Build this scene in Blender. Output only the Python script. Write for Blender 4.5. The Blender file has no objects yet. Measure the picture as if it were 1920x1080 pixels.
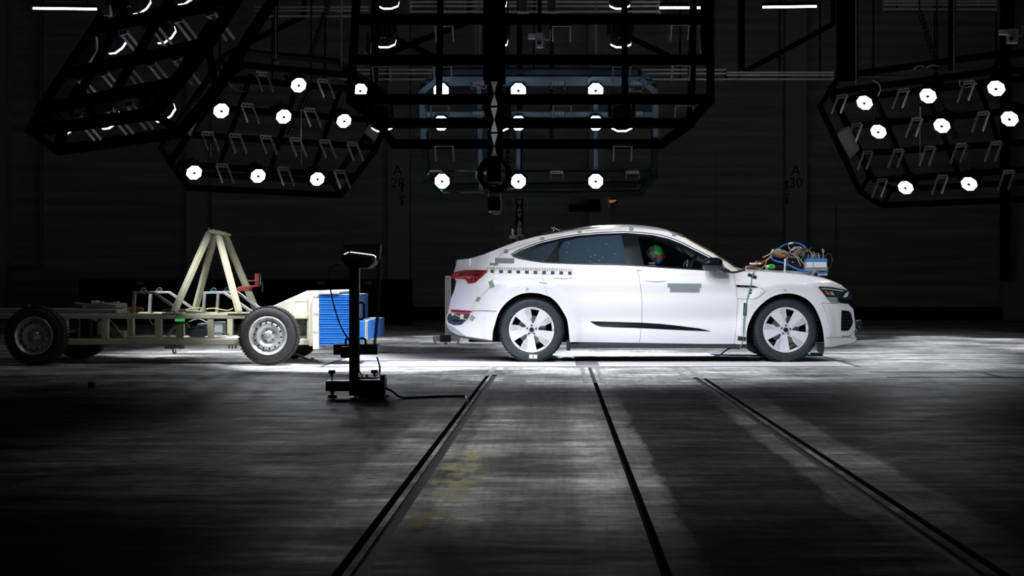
import bpy, bmesh, math, random
from mathutils import Vector, Matrix
from mathutils.geometry import delaunay_2d_cdt
random.seed(7)
SC = bpy.context.scene
COL = SC.collection
# ------------------------------------------------------------------ camera
H, F, U0, V0 = 0.92, 2880.0, 1046.0, 530.0      # eye height (m), focal length (px of the 1920 frame), vanishing point
cam = bpy.data.objects.new('camera', bpy.data.cameras.new('camera'))
COL.objects.link(cam)
cam.location = (0, 0, H)
cam.rotation_euler = (math.radians(90), 0, 0)
cam.data.sensor_width = 36.0
cam.data.lens = 36.0 * F / 1920.0
cam.data.shift_x = (960 - U0) / 1920.0
cam.data.shift_y = (V0 - 540) / 1920.0
cam.data.clip_end = 200
SC.camera = cam
# ------------------------------------------------------------------ world, exposure
w = bpy.data.worlds.new('dark_hall')
SC.world = w
w.use_nodes = True
bg = w.node_tree.nodes['Background']
bg.inputs[0].default_value = (0.9, 0.95, 1.0, 1)
bg.inputs[1].default_value = 0.0055
vs = SC.view_settings
vs.view_transform = 'Standard'
vs.look = 'None'
vs.exposure = 0.0
vs.gamma = 1.0
vs.use_curve_mapping = False
LAMP_COL = (0.95, 0.965, 1.0)
# lamp powers (W) and half-beam angles (deg) used by the rack lamps further down
POWER = {'rear_centre': 620, 'rear_left': 360, 'rear_right': 400, 'near_centre': 104, 'near_left': 290, 'added_right': 180}
BEAM = {'rear_centre': 27, 'rear_left': 19, 'rear_right': 23, 'near_centre': 80, 'near_left': 42, 'added_right': 30}
LENS = 9.0
ADDED_FLOOD_W = 2300

# ------------------------------------------------------------------ helpers
def P(u, v, Y):
    return Vector(((u - U0) * Y / F, Y, H + (V0 - v) * Y / F))

def mat(name, col, rough=0.5, metal=0.0, spec=None, coat=0.0, noise=0.0, nscale=20.0, emit=None, estr=0.0, alpha=None, bump=0.0):
    m = bpy.data.materials.new(name)
    m.use_nodes = True
    nt = m.node_tree
    b = nt.nodes['Principled BSDF']
    b.inputs['Base Color'].default_value = (*col, 1)
    b.inputs['Roughness'].default_value = rough
    b.inputs['Metallic'].default_value = metal
    if spec is not None:
        b.inputs['Specular IOR Level'].default_value = spec
    b.inputs['Coat Weight'].default_value = coat
    if coat:
        b.inputs['Coat Roughness'].default_value = 0.04
    if emit:
        b.inputs['Emission Color'].default_value = (*emit, 1)
        b.inputs['Emission Strength'].default_value = estr
    if noise or bump:
        tc = nt.nodes.new('ShaderNodeTexCoord')
        n = nt.nodes.new('ShaderNodeTexNoise')
        n.inputs['Scale'].default_value = nscale
        n.inputs['Detail'].default_value = 5
        nt.links.new(tc.outputs['Object'], n.inputs['Vector'])
        if noise:
            r = nt.nodes.new('ShaderNodeValToRGB')
            r.color_ramp.elements[0].position = 0.3
            r.color_ramp.elements[1].position = 0.7
            r.color_ramp.elements[0].color = (*[c * (1 - noise) for c in col], 1)
            r.color_ramp.elements[1].color = (*[min(1, c * (1 + noise)) for c in col], 1)
            nt.links.new(n.outputs['Fac'], r.inputs['Fac'])
            nt.links.new(r.outputs['Color'], b.inputs['Base Color'])
        if bump:
            bp = nt.nodes.new('ShaderNodeBump')
            bp.inputs['Strength'].default_value = bump
            bp.inputs['Distance'].default_value = 0.01
            nt.links.new(n.outputs['Fac'], bp.inputs['Height'])
            nt.links.new(bp.outputs['Normal'], b.inputs['Normal'])
    return m

def glass_mat(name, tint, clear, dust, dust_col, rough=0.03):
    m = bpy.data.materials.new(name)
    m.use_nodes = True
    nt = m.node_tree
    nt.nodes.clear()
    out = nt.nodes.new('ShaderNodeOutputMaterial')
    tr = nt.nodes.new('ShaderNodeBsdfTransparent'); tr.inputs[0].default_value = (*tint, 1)
    gl = nt.nodes.new('ShaderNodeBsdfGlossy'); gl.inputs['Roughness'].default_value = rough
    gl.inputs['Color'].default_value = (0.8, 0.85, 0.9, 1)
    di = nt.nodes.new('ShaderNodeBsdfDiffuse'); di.inputs['Color'].default_value = (*dust_col, 1)
    m1 = nt.nodes.new('ShaderNodeMixShader'); m1.inputs[0].default_value = dust
    m2 = nt.nodes.new('ShaderNodeMixShader')
    fr = nt.nodes.new('ShaderNodeFresnel'); fr.inputs['IOR'].default_value = 1.45
    nt.links.new(tr.outputs[0], m1.inputs[1]); nt.links.new(di.outputs[0], m1.inputs[2])
    nt.links.new(fr.outputs[0], m2.inputs[0])
    nt.links.new(m1.outputs[0], m2.inputs[1]); nt.links.new(gl.outputs[0], m2.inputs[2])
    if dust > 0.3:      # dusty speckles and drops dried on the pane
        tc = nt.nodes.new('ShaderNodeTexCoord')
        vo = nt.nodes.new('ShaderNodeTexVoronoi'); vo.inputs['Scale'].default_value = 16
        rp = nt.nodes.new('ShaderNodeValToRGB')
        rp.color_ramp.elements[0].position = 0.06; rp.color_ramp.elements[0].color = (0.55, 0.6, 0.65, 1)
        rp.color_ramp.elements[1].position = 0.09; rp.color_ramp.elements[1].color = (*dust_col, 1)
        nt.links.new(tc.outputs['Object'], vo.inputs['Vector'])
        nt.links.new(vo.outputs['Distance'], rp.inputs['Fac'])
        nt.links.new(rp.outputs['Color'], di.inputs['Color'])
    nt.links.new(m2.outputs[0], out.inputs[0])
    return m

M = {}
M['paint'] = mat('white_car_paint', (0.79, 0.785, 0.84), 0.28, coat=0.6)
M['gap'] = mat('panel_gap_black', (0.01, 0.01, 0.012), 0.8)
M['gloss_black'] = mat('gloss_black', (0.006, 0.007, 0.011), 0.16, spec=0.35)
M['satin_black'] = mat('satin_black', (0.012, 0.013, 0.015), 0.45)
M['void_black'] = mat('matt_black', (0.004, 0.004, 0.004), 0.9, spec=0.1)
M['well'] = mat('wheel_arch_liner', (0.006, 0.006, 0.007), 0.95, spec=0.1)
M['navy'] = mat('dark_blue_grey_plastic', (0.02, 0.035, 0.05), 0.45)
M['tyre'] = mat('car_tyre_rubber', (0.013, 0.022, 0.029), 0.62, noise=0.3, nscale=14, bump=0.1)
M['rim'] = mat('silver_wheel_paint', (0.74, 0.77, 0.84), 0.36, metal=0.15)
M['rim_dark'] = mat('dark_wheel_inside', (0.03, 0.03, 0.035), 0.5)
M['chrome'] = mat('bright_metal', (0.7, 0.7, 0.72), 0.2, metal=1.0)
M['alu'] = mat('aluminium_profile', (0.75, 0.75, 0.77), 0.45, metal=0.1)
M['tape'] = mat('grey_cloth_tape', (0.20, 0.245, 0.275), 0.75, noise=0.08, nscale=60)
M['tape_black'] = mat('black_cloth_tape', (0.01, 0.01, 0.012), 0.7)
M['glass_rear'] = glass_mat('tinted_privacy_glass', (0.05, 0.07, 0.09), 0.3, 0.75, (0.036, 0.060, 0.085))
M['glass_front'] = glass_mat('clear_side_glass', (0.92, 0.95, 0.95), 0.9, 0.0, (0, 0, 0))
M['glass_screen'] = glass_mat('windscreen_glass', (0.25, 0.28, 0.28), 0.5, 0.25, (0.02, 0.03, 0.03))
M['red_lamp'] = mat('red_lamp_plastic', (0.24, 0.004, 0.010), 0.35)
M['red_dark'] = mat('dark_red_lamp_stripe', (0.03, 0.002, 0.004), 0.2)
M['red_bright'] = mat('bright_red_lamp_bar', (0.75, 0.05, 0.05), 0.2)
M['lamp_clear'] = mat('headlamp_lens', (0.02, 0.028, 0.035), 0.05, coat=1.0)
M['amber'] = mat('amber_reflector', (0.55, 0.12, 0.02), 0.25)
M['ice'] = mat('headlamp_light_guide', (0.55, 0.68, 0.75), 0.2)
M['white_plastic'] = mat('white_plastic', (0.75, 0.76, 0.78), 0.4)
M['grey_plastic'] = mat('grey_plastic', (0.30, 0.34, 0.36), 0.5)
M['ink'] = mat('dark_blue_ink', (0.015, 0.018, 0.035), 0.6)
M['yellow_wire'] = mat('yellow_insulation', (0.62, 0.55, 0.14), 0.5)
M['green_wire'] = mat('green_insulation', (0.05, 0.30, 0.18), 0.5)
M['grey_wire'] = mat('grey_insulation', (0.38, 0.40, 0.40), 0.5)
M['white_wire'] = mat('white_insulation', (0.72, 0.70, 0.66), 0.5)
M['red_wire'] = mat('orange_red_insulation', (0.55, 0.16, 0.10), 0.5)
M['black_wire'] = mat('black_insulation', (0.012, 0.012, 0.014), 0.5)
M['blue_hose'] = mat('blue_hose', (0.02, 0.13, 0.50), 0.45)
M['green_box'] = mat('bright_green_plastic', (0.04, 0.55, 0.06), 0.4)
M['blue_stripe'] = mat('blue_label', (0.03, 0.22, 0.60), 0.5)
M['dummy_skin'] = mat('grey_dummy_skin', (0.09, 0.085, 0.08), 0.6)
M['dummy_green'] = mat('green_chalk_paint', (0.03, 0.50, 0.10), 0.7)
M['dummy_red'] = mat('red_chalk_paint', (0.42, 0.07, 0.07), 0.7)
M['dummy_blue'] = mat('blue_chalk_paint', (0.02, 0.22, 0.62), 0.7)
M['seat'] = mat('dark_seat_fabric', (0.01, 0.01, 0.011), 0.9)
M['cream'] = mat('cream_steel_paint', (0.50, 0.50, 0.36), 0.42, noise=0.06, nscale=5)
M['cream_light'] = mat('pale_cream_plate_paint', (0.58, 0.58, 0.51), 0.42, noise=0.05, nscale=5)
M['steel'] = mat('galvanised_steel', (0.40, 0.40, 0.40), 0.4, metal=0.6, noise=0.15, nscale=9)
M['wheel_steel'] = mat('silver_steel_wheel', (0.62, 0.62, 0.62), 0.32, metal=0.6)
M['trolley_tyre'] = mat('trolley_tyre_rubber', (0.018, 0.018, 0.018), 0.75, noise=0.3, nscale=25, bump=0.3)
M['blue'] = mat('blue_barrier_honeycomb', (0.012, 0.14, 0.52), 0.45)
M['blue_dark'] = mat('dark_blue_groove', (0.006, 0.05, 0.26), 0.6)
M['blue_pale'] = mat('pale_blue_barrier_front', (0.10, 0.28, 0.66), 0.4)
M['red_device'] = mat('red_painted_device', (0.19, 0.022, 0.02), 0.5)
M['orange'] = mat('orange_cable', (0.45, 0.18, 0.02), 0.5)
M['stand'] = mat('black_stand_metal', (0.008, 0.008, 0.009), 0.5, spec=0.3)
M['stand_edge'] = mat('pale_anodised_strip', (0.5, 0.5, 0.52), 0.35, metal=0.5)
M['rack_black'] = mat('black_rack_steel', (0.0012, 0.0012, 0.0014), 0.9, spec=0.0)
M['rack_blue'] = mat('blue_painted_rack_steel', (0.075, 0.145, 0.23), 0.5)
M['rack_green_and_shade'] = mat('dark_green_steel_and_shade', (0.004, 0.011, 0.008), 0.6, spec=0.2)  # rear left steel; on the blue rack it paints the shade of the lower half
M['bracket'] = mat('pale_bracket_metal', (0.35, 0.36, 0.36), 0.5)
M['bracket_dim'] = mat('grey_bracket_metal', (0.24, 0.24, 0.245), 0.6)
M['housing'] = mat('black_lamp_housing', (0.004, 0.005, 0.008), 0.6, spec=0.1)
M['lens'] = mat('glowing_lamp_lens', (1, 1, 1), 0.5, emit=(0.97, 0.98, 1.0), estr=LENS)
M['lens_hub'] = mat('lamp_lens_hub', (0.12, 0.12, 0.12), 0.6)
M['led'] = mat('white_led_strip', (1, 1, 1), 0.5, emit=(1, 1, 1), estr=1.6)
M['tube'] = mat('fluorescent_tube', (1, 1, 1), 0.5, emit=(1, 1, 1), estr=8.0)
M['amber_glow'] = mat('amber_lamp_glass', (0.4, 0.1, 0.03), 0.5, emit=(1, 0.35, 0.15), estr=0.28)
M['green_glow'] = mat('green_signal_lamp', (0.05, 0.5, 0.1), 0.5, emit=(0.05, 1, 0.2), estr=0.35)
M['tray'] = mat('grey_cable_tray', (0.8, 0.8, 0.81), 0.5)
M['tray_dim'] = mat('dark_cable_tray', (0.28, 0.28, 0.285), 0.55)
M['wall_pipe'] = mat('grey_pipe', (0.14, 0.14, 0.145), 0.5)
M['green_dim'] = mat('teal_cable', (.03, .10, .10), .5)
M['teal_plastic'] = mat('teal_paint', (.008, .07, .08), .5)
M['bracket_pale'] = mat('pale_grey_bracket', (.75, .75, .76), .6)
M['sticker'] = mat('white_sticker', (0.8, 0.8, 0.8), 0.6)

class MB:
    """collects shapes (world coordinates) and links them as one mesh object"""
    def __init__(s):
        s.v, s.f, s.mi, s.cur = [], [], [], 0
    def add(s, vs, fs):
        n = len(s.v)
        s.v += [Vector(p) for p in vs]
        s.f += [[i + n for i in f] for f in fs]
        s.mi += [s.cur] * len(fs)
        return s
    def box(s, c, d, rot=None):
        c = Vector(c); hx, hy, hz = d[0] / 2, d[1] / 2, d[2] / 2
        vs = [Vector((x, y, z)) for x in (-hx, hx) for y in (-hy, hy) for z in (-hz, hz)]
        if rot is not None:
            vs = [rot @ p for p in vs]
        return s.add([c + p for p in vs], [(0, 1, 3, 2), (4, 6, 7, 5), (0, 4, 5, 1), (2, 3, 7, 6), (0, 2, 6, 4), (1, 5, 7, 3)])
    def span(s, a, b):
        a, b = Vector(a), Vector(b)
        return s.box((a + b) / 2, [abs(x) for x in (b - a)])
    def bar(s, p, q, w, h, up=(0, 0, 1)):
        p, q = Vector(p), Vector(q); d = (q - p).normalized()
        up = Vector(up)
        if abs(d.dot(up)) > 0.98:
            up = Vector((0, 1, 0))
        x = d.cross(up).normalized(); y = x.cross(d).normalized()
        vs = [e + x * a * w / 2 + y * b * h / 2 for e in (p, q) for a, b in ((-1, -1), (1, -1), (1, 1), (-1, 1))]
        return s.add(vs, [(3, 2, 1, 0), (4, 5, 6, 7), (0, 1, 5, 4), (1, 2, 6, 5), (2, 3, 7, 6), (3, 0, 4, 7)])
    def cyl(s, p, q, r, r2=None, n=16, phase=0.0):
        p, q = Vector(p), Vector(q); r2 = r if r2 is None else r2
        d = (q - p).normalized()
        up = Vector((0, 0, 1)) if abs(d.z) < 0.9 else Vector((1, 0, 0))
        x = d.cross(up).normalized(); y = x.cross(d)
        vs = []
        for e, rr in ((p, r), (q, r2)):
            for k in range(n):
                a = 2 * math.pi * k / n + phase
                vs.append(e + (x * math.cos(a) + y * math.sin(a)) * rr)
        fs = [(k, k + n, (k + 1) % n + n, (k + 1) % n) for k in range(n)]
        return s.add(vs, fs + [tuple(range(n)), tuple(reversed(range(n, 2 * n)))])
    def tube(s, pts, r, n=6, smooth=0):
        pts = [Vector(p) for p in pts]
        if smooth:
            pts = catmull(pts, smooth)
        vs, fs = [], []
        x = None
        for i, p in enumerate(pts):
            d = (pts[min(i + 1, len(pts) - 1)] - pts[max(i - 1, 0)])
            d = d.normalized() if d.length > 1e-9 else Vector((1, 0, 0))
            if x is None:
                up = Vector((0, 0, 1)) if abs(d.z) < 0.9 else Vector((1, 0, 0))
                x = d.cross(up).normalized()
            x = (x - d * x.dot(d)).normalized()
            y = d.cross(x)
            for k in range(n):
                a = 2 * math.pi * k / n
                vs.append(p + (x * math.cos(a) + y * math.sin(a)) * r)
        for i in range(len(pts) - 1):
            for k in range(n):
                fs.append((i * n + k, i * n + (k + 1) % n, (i + 1) * n + (k + 1) % n, (i + 1) * n + k))
        m = len(pts) - 1
        fs += [tuple(reversed(range(n))), tuple(range(m * n, m * n + n))]
        return s.add(vs, fs)
    def lathe(s, c, axis, prof, n=48):
        """prof: (distance along axis, radius) pairs"""
        c = Vector(c); d = Vector(axis).normalized()
        up = Vector((0, 0, 1)) if abs(d.z) < 0.9 else Vector((1, 0, 0))
        x = d.cross(up).normalized(); y = x.cross(d)
        vs, fs = [], []
        for t, r in prof:
            for k in range(n):
                a = 2 * math.pi * k / n
                vs.append(c + d * t + (x * math.cos(a) + y * math.sin(a)) * r)
        for i in range(len(prof) - 1):
            for k in range(n):
                fs.append((i * n + k, (i + 1) * n + k, (i + 1) * n + (k + 1) % n, i * n + (k + 1) % n))
        return s.add(vs, fs)
    def prism(s, pts, vec):
        pts = [Vector(p) for p in pts]; vec = Vector(vec); n = len(pts)
        return s.add(pts + [p + vec for p in pts],
                     [tuple(range(n)), tuple(reversed(range(n, 2 * n)))] + [((i + 1) % n, i, i + n, (i + 1) % n + n) for i in range(n)])
    def ball(s, c, r, nu=20, nv=12, rot=None):
        c = Vector(c); r = (r, r, r) if not hasattr(r, '__len__') else r
        vs, fs = [], []
        for j in range(nv + 1):
            t = math.pi * j / nv
            for i in range(nu):
                a = 2 * math.pi * i / nu
                p = Vector((r[0] * math.sin(t) * math.cos(a), r[1] * math.sin(t) * math.sin(a), r[2] * math.cos(t)))
                vs.append(c + (rot @ p if rot else p))
        for j in range(nv):
            for i in range(nu):
                fs.append((j * nu + i, (j + 1) * nu + i, (j + 1) * nu + (i + 1) % nu, j * nu + (i + 1) % nu))
        return s.add(vs, fs)
    def build(s, name, m, parent=None, smooth=35, bev=0.0, fix=True, m2=None):
        off = Vector((0, 0, 0))
        q = parent
        while q is not None:
            off += q.location; q = q.parent
        me = bpy.data.meshes.new(name)
        me.from_pydata([p - off for p in s.v], [], s.f)
        if m2:
            me.polygons.foreach_set('material_index', s.mi)
        if fix:
            bm = bmesh.new(); bm.from_mesh(me)
            bmesh.ops.remove_doubles(bm, verts=bm.verts, dist=1e-5)
            bmesh.ops.recalc_face_normals(bm, faces=bm.faces)
            bm.to_mesh(me); bm.free()
        if smooth:
            me.shade_smooth()
            me.set_sharp_from_angle(angle=math.radians(smooth))
        me.materials.append(M[m] if isinstance(m, str) else m)
        if m2:
            me.materials.append(M[m2])
        o = bpy.data.objects.new(name, me)
        COL.objects.link(o)
        if parent is not None:
            o.parent = parent
        if bev:
            b = o.modifiers.new('edge', 'BEVEL'); b.width = bev; b.segments = 2; b.limit_method = 'ANGLE'
        return o

def catmull(p, n):
    out = []
    for i in range(len(p) - 1):
        a, b, c, d = p[max(i - 1, 0)], p[i], p[i + 1], p[min(i + 2, len(p) - 1)]
        for k in range(n):
            t = k / n
            out.append(0.5 * ((2 * b) + (c - a) * t + (2 * a - 5 * b + 4 * c - d) * t * t + (3 * b - a - 3 * c + d) * t ** 3))
    return out + [p[-1]]

def tag(o, label, cat, group=None):
    o['label'] = label; o['category'] = cat
    if group:
        o['group'] = group
    return o

def structure(o):
    o['kind'] = 'structure'
    return o

def empty(name, loc, label, cat, group=None):
    o = bpy.data.objects.new(name, None)
    COL.objects.link(o)
    o.location = loc
    o.empty_display_size = 0.1
    return tag(o, label, cat, group)

def copy_tree(o, parent=None):
    c = o.copy(); COL.objects.link(c); c.parent = parent
    for ch in list(o.children):
        copy_tree(ch, c)
    return c

def text_mesh(name, body, size, loc, m, parent, extrude=0.0005):
    """lettering standing upright and facing the camera side, as a mesh"""
    cu = bpy.data.curves.new(name, 'FONT'); cu.body = body; cu.size = size; cu.extrude = extrude; cu.align_x = 'CENTER'
    t = bpy.data.objects.new(name, cu); COL.objects.link(t)
    bpy.context.view_layer.update()
    me = bpy.data.meshes.new_from_object(t.evaluated_get(bpy.context.evaluated_depsgraph_get()))
    bpy.data.objects.remove(t); me.name = name
    me.transform(Matrix.Rotation(math.pi / 2, 4, 'X'))
    me.materials.clear(); me.materials.append(M[m])
    o = bpy.data.objects.new(name, me); COL.objects.link(o); o.parent = parent
    off = Vector((0, 0, 0)); q = parent
    while q is not None:
        off += q.location; q = q.parent
    o.location = Vector(loc) - off
    return o
# ------------------------------------------------------------------ setting: floor
def floor_material():
    m = bpy.data.materials.new('stained_concrete')
    m.use_nodes = True
    nt = m.node_tree; N = nt.nodes; L = nt.links
    b = N['Principled BSDF']
    tc = N.new('ShaderNodeTexCoord')
    sx = N.new('ShaderNodeSeparateXYZ'); L.new(tc.outputs['Object'], sx.inputs[0])
    def noise(scale, xyz, detail=5, rough=0.6):
        mp = N.new('ShaderNodeMapping'); mp.inputs['Scale'].default_value = xyz
        L.new(tc.outputs['Object'], mp.inputs['Vector'])
        n = N.new('ShaderNodeTexNoise'); n.inputs['Scale'].default_value = scale
        n.inputs['Detail'].default_value = detail; n.inputs['Roughness'].default_value = rough
        L.new(mp.outputs[0], n.inputs['Vector'])
        return n.outputs['Fac']
    def math_(op, a, c, clamp=False):
        k = N.new('ShaderNodeMath'); k.operation = op; k.use_clamp = clamp
        for i, q in enumerate((a, c)):
            if isinstance(q, (int, float)):
                k.inputs[i].default_value = q
            else:
                L.new(q, k.inputs[i])
        return k.outputs[0]
    def ramp(fac, stops, interp='LINEAR'):
        r = N.new('ShaderNodeValToRGB'); r.color_ramp.interpolation = interp
        els = r.color_ramp.elements
        els.remove(els[1])
        cc = lambda c: (c, c, c, 1) if not hasattr(c, '__len__') else (*c, 1)
        els[0].position = stops[0][0]; els[0].color = cc(stops[0][1])
        for q, c in stops[1:]:
            e = els.new(q); e.color = cc(c)
        L.new(fac, r.inputs['Fac'])
        return r.outputs['Color']
    # lane colour along X (m), edges made ragged by noise
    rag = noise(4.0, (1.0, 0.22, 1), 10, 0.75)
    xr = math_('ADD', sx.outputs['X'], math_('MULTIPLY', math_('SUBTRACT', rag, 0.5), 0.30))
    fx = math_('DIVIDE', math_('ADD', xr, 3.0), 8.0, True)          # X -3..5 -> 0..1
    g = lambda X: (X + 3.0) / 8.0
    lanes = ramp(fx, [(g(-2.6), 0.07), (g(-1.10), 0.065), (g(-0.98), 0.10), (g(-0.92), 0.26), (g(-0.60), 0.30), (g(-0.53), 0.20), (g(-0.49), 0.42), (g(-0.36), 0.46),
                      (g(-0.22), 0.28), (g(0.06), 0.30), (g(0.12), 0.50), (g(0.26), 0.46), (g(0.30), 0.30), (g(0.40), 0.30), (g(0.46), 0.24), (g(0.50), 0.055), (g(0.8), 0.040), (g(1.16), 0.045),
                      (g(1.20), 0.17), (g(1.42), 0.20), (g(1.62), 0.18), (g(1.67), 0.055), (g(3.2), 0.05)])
    # beyond the slots the floor is plain pale concrete
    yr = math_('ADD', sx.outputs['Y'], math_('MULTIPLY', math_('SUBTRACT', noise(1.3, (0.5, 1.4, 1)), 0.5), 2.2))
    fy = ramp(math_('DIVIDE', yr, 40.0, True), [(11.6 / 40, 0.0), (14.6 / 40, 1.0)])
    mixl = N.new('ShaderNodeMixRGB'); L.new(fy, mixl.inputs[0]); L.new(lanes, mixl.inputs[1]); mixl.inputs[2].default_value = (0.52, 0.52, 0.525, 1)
    # wiped streaks, mostly across the lanes, and blotches
    st = ramp(noise(2.2, (0.45, 2.2, 1), 9, 0.72), [(0.34, 0.22), (0.47, 0.75), (0.55, 1.05), (0.66, 2.0)])
    bl = ramp(noise(1.1, (1, 1, 1), 6, 0.62), [(0.34, 0.34), (0.5, 1.0), (0.64, 1.65)])
    st2 = ramp(noise(8.0, (3.0, 0.16, 1), 5, 0.65), [(0.35, 0.84), (0.65, 1.16)])
    def mul(a, c, f=1.0):
        k = N.new('ShaderNodeMixRGB'); k.blend_type = 'MULTIPLY'; k.inputs[0].default_value = f
        L.new(a, k.inputs[1]); L.new(c, k.inputs[2]); return k.outputs[0]
    fine = ramp(noise(11.0, (0.7, 1.6, 1), 10, 0.75), [(0.36, 0.55), (0.5, 1.0), (0.64, 1.45)])
    col = mul(mul(mul(mul(mixl.outputs[0], st, 0.85), bl), st2), fine)
    # old yellow paint marks in the left lane
    ym = math_('MULTIPLY', ramp(noise(5.0, (2, 1.2, 1), 6), [(0.47, 0.0), (0.56, 0.85)]),
               math_('MULTIPLY', ramp(fx, [(g(-0.60), 0), (g(-0.55), 1), (g(-0.41), 1), (g(-0.34), 0)]),
                     ramp(math_('DIVIDE', sx.outputs['Y'], 40.0), [(5.0 / 40, 0), (5.8 / 40, 1), (8.2 / 40, 1), (9.0 / 40, 0)])))
    my = N.new('ShaderNodeMixRGB'); L.new(ym, my.inputs[0]); L.new(col, my.inputs[1]); my.inputs[2].default_value = (0.50, 0.49, 0.27, 1)
    L.new(my.outputs[0], b.inputs['Base Color'])
    rr = ramp(noise(3.0, (0.6, 2.2, 1), 7, 0.65), [(0.3, 0.42), (0.7, 0.7)])
    L.new(rr, b.inputs['Roughness'])
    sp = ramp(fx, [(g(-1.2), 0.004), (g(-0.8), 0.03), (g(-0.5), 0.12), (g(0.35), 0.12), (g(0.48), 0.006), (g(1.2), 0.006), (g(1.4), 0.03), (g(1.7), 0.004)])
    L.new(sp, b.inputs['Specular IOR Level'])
    bp = N.new('ShaderNodeBump'); bp.inputs['Strength'].default_value = 0.12; bp.inputs['Distance'].default_value = 0.004
    L.new(noise(30, (1, 1, 1), 6), bp.inputs['Height']); L.new(bp.outputs[0], b.inputs['Normal'])
    return m

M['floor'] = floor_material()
M['slot'] = mat('black_slot', (0.004, 0.004, 0.004), 0.8, spec=0.1)
M['channel'] = mat('dark_floor_channel', (0.028, 0.028, 0.028), 0.6, noise=0.4, nscale=8)
M['cover'] = mat('white_pit_cover', (0.80, 0.79, 0.83), 0.5, noise=0.05, nscale=3)
M['plate'] = mat('steel_floor_plate', (0.34, 0.34, 0.36), 0.4, metal=0.3, noise=0.2, nscale=12)
M['joint'] = mat('dark_floor_joint', (0.03, 0.03, 0.03), 0.8)

GROOVES = [(-0.7125, -0.679, 15.15, 0.06, 1), (-0.654, -0.604, 15.3, 0.008, 2), (0.3245, 0.361, 14.1, 0.06, 1),
           (1.303, 1.353, 14.9, 0.008, 2), (1.388, 1.424, 14.75, 0.06, 1)]
def build_floor():
    xs = sorted(set([-26.0, -4.0, 6.0, 26.0] + [g[0] for g in GROOVES] + [g[1] for g in GROOVES]))
    ys = sorted(set([-4.0, 4.0, 46.0] + [g[2] for g in GROOVES]))
    def depth(i, j):
        xm, ym = (xs[i] + xs[i + 1]) / 2, (ys[j] + ys[j + 1]) / 2
        for a, b, y, d, k in GROOVES:
            if a < xm < b and ym < y:
                return d, k
        return 0.0, 0
    V, Fc, K = [], [], []
    def quad(p, k):
        n = len(V); V.extend(p); Fc.append((n, n + 1, n + 2, n + 3)); K.append(k)
    for i in range(len(xs) - 1):
        for j in range(len(ys) - 1):
            d, k = depth(i, j)
            quad([(xs[i], ys[j], -d), (xs[i + 1], ys[j], -d), (xs[i + 1], ys[j + 1], -d), (xs[i], ys[j + 1], -d)], k)
            if d:
                for x in (xs[i], xs[i + 1]):
                    quad([(x, ys[j], -d), (x, ys[j + 1], -d), (x, ys[j + 1], 0), (x, ys[j], 0)], k)
                if j + 1 < len(ys) - 1 and depth(i, j + 1)[0] == 0:
                    quad([(xs[i], ys[j + 1], -d), (xs[i + 1], ys[j + 1], -d), (xs[i + 1], ys[j + 1], 0), (xs[i], ys[j + 1], 0)], k)
    me = bpy.data.meshes.new('floor')
    me.from_pydata(V, [], Fc)
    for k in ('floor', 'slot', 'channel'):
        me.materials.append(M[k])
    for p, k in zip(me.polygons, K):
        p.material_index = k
    o = bpy.data.objects.new('floor', me); COL.objects.link(o)
    structure(o)
build_floor()

# white cover plates of the camera pit under the car, with joints
structure(MB().span((-2.57, 16.77, 0.0), (3.28, 19.9, 0.003)).build('floor_cover', 'cover', smooth=0))
def strip(x0, y0, x1, y1, m='joint', z=0.0045, name='trim_1'):
    return structure(MB().span((x0, y0, 0.0005), (x1, y1, z)).build(name, m, smooth=0))
strip(-2.57, 16.74, 3.30, 16.78, name='trim_1')
strip(-6.5, 19.9, 8, 19.93, name='trim_2')
strip(3.26, 16.78, 3.31, 19.9, name='trim_3')
strip(-2.60, 16.78, -2.565, 19.9, name='trim_4')
strip(-2.25, 18.02, -1.42, 18.10, 'slot', name='trim_5')
strip(0.20, 16.9, 0.46, 19.8, 'plate', 0.006, name='trim_6')
strip(0.24, 14.1, 0.28, 16.6, 'plate', 0.003, name='trim_7')
strip(0.40, 14.1, 0.44, 16.6, 'plate', 0.003, name='trim_8')
strip(0.325, 14.12, 0.36, 16.6, 'channel', 0.002, name='trim_9')
strip(-0.52, 14.05, -0.30, 14.85, 'plate', 0.002, name='trim_10')
strip(0.94, 14.05, 1.14, 14.85, 'plate', 0.002, name='trim_11')
strip(-0.72, 15.2, -0.66, 16.7, 'plate', 0.002, name='trim_12')
strip(-0.58, 15.3, -0.52, 16.7, 'plate', 0.002, name='trim_13')
strip(1.22, 15.0, 1.28, 16.7, 'plate', 0.002, name='trim_14')
strip(1.36, 15.0, 1.42, 16.7, 'plate', 0.002, name='trim_15')
strip(3.2, 14.9, 11, 14.93, name='trim_16')
strip(3.2, 15.75, 11, 15.78, name='trim_17')
strip(4.3, 14.93, 4.36, 15.75, name='trim_18')
strip(5.6, 14.93, 5.66, 15.75, name='trim_19')
strip(3.4, 18.3, 13, 18.33, name='trim_20')
strip(4.2, 12.55, 9.0, 12.95, 'plate', 0.002, name='trim_21')

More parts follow.
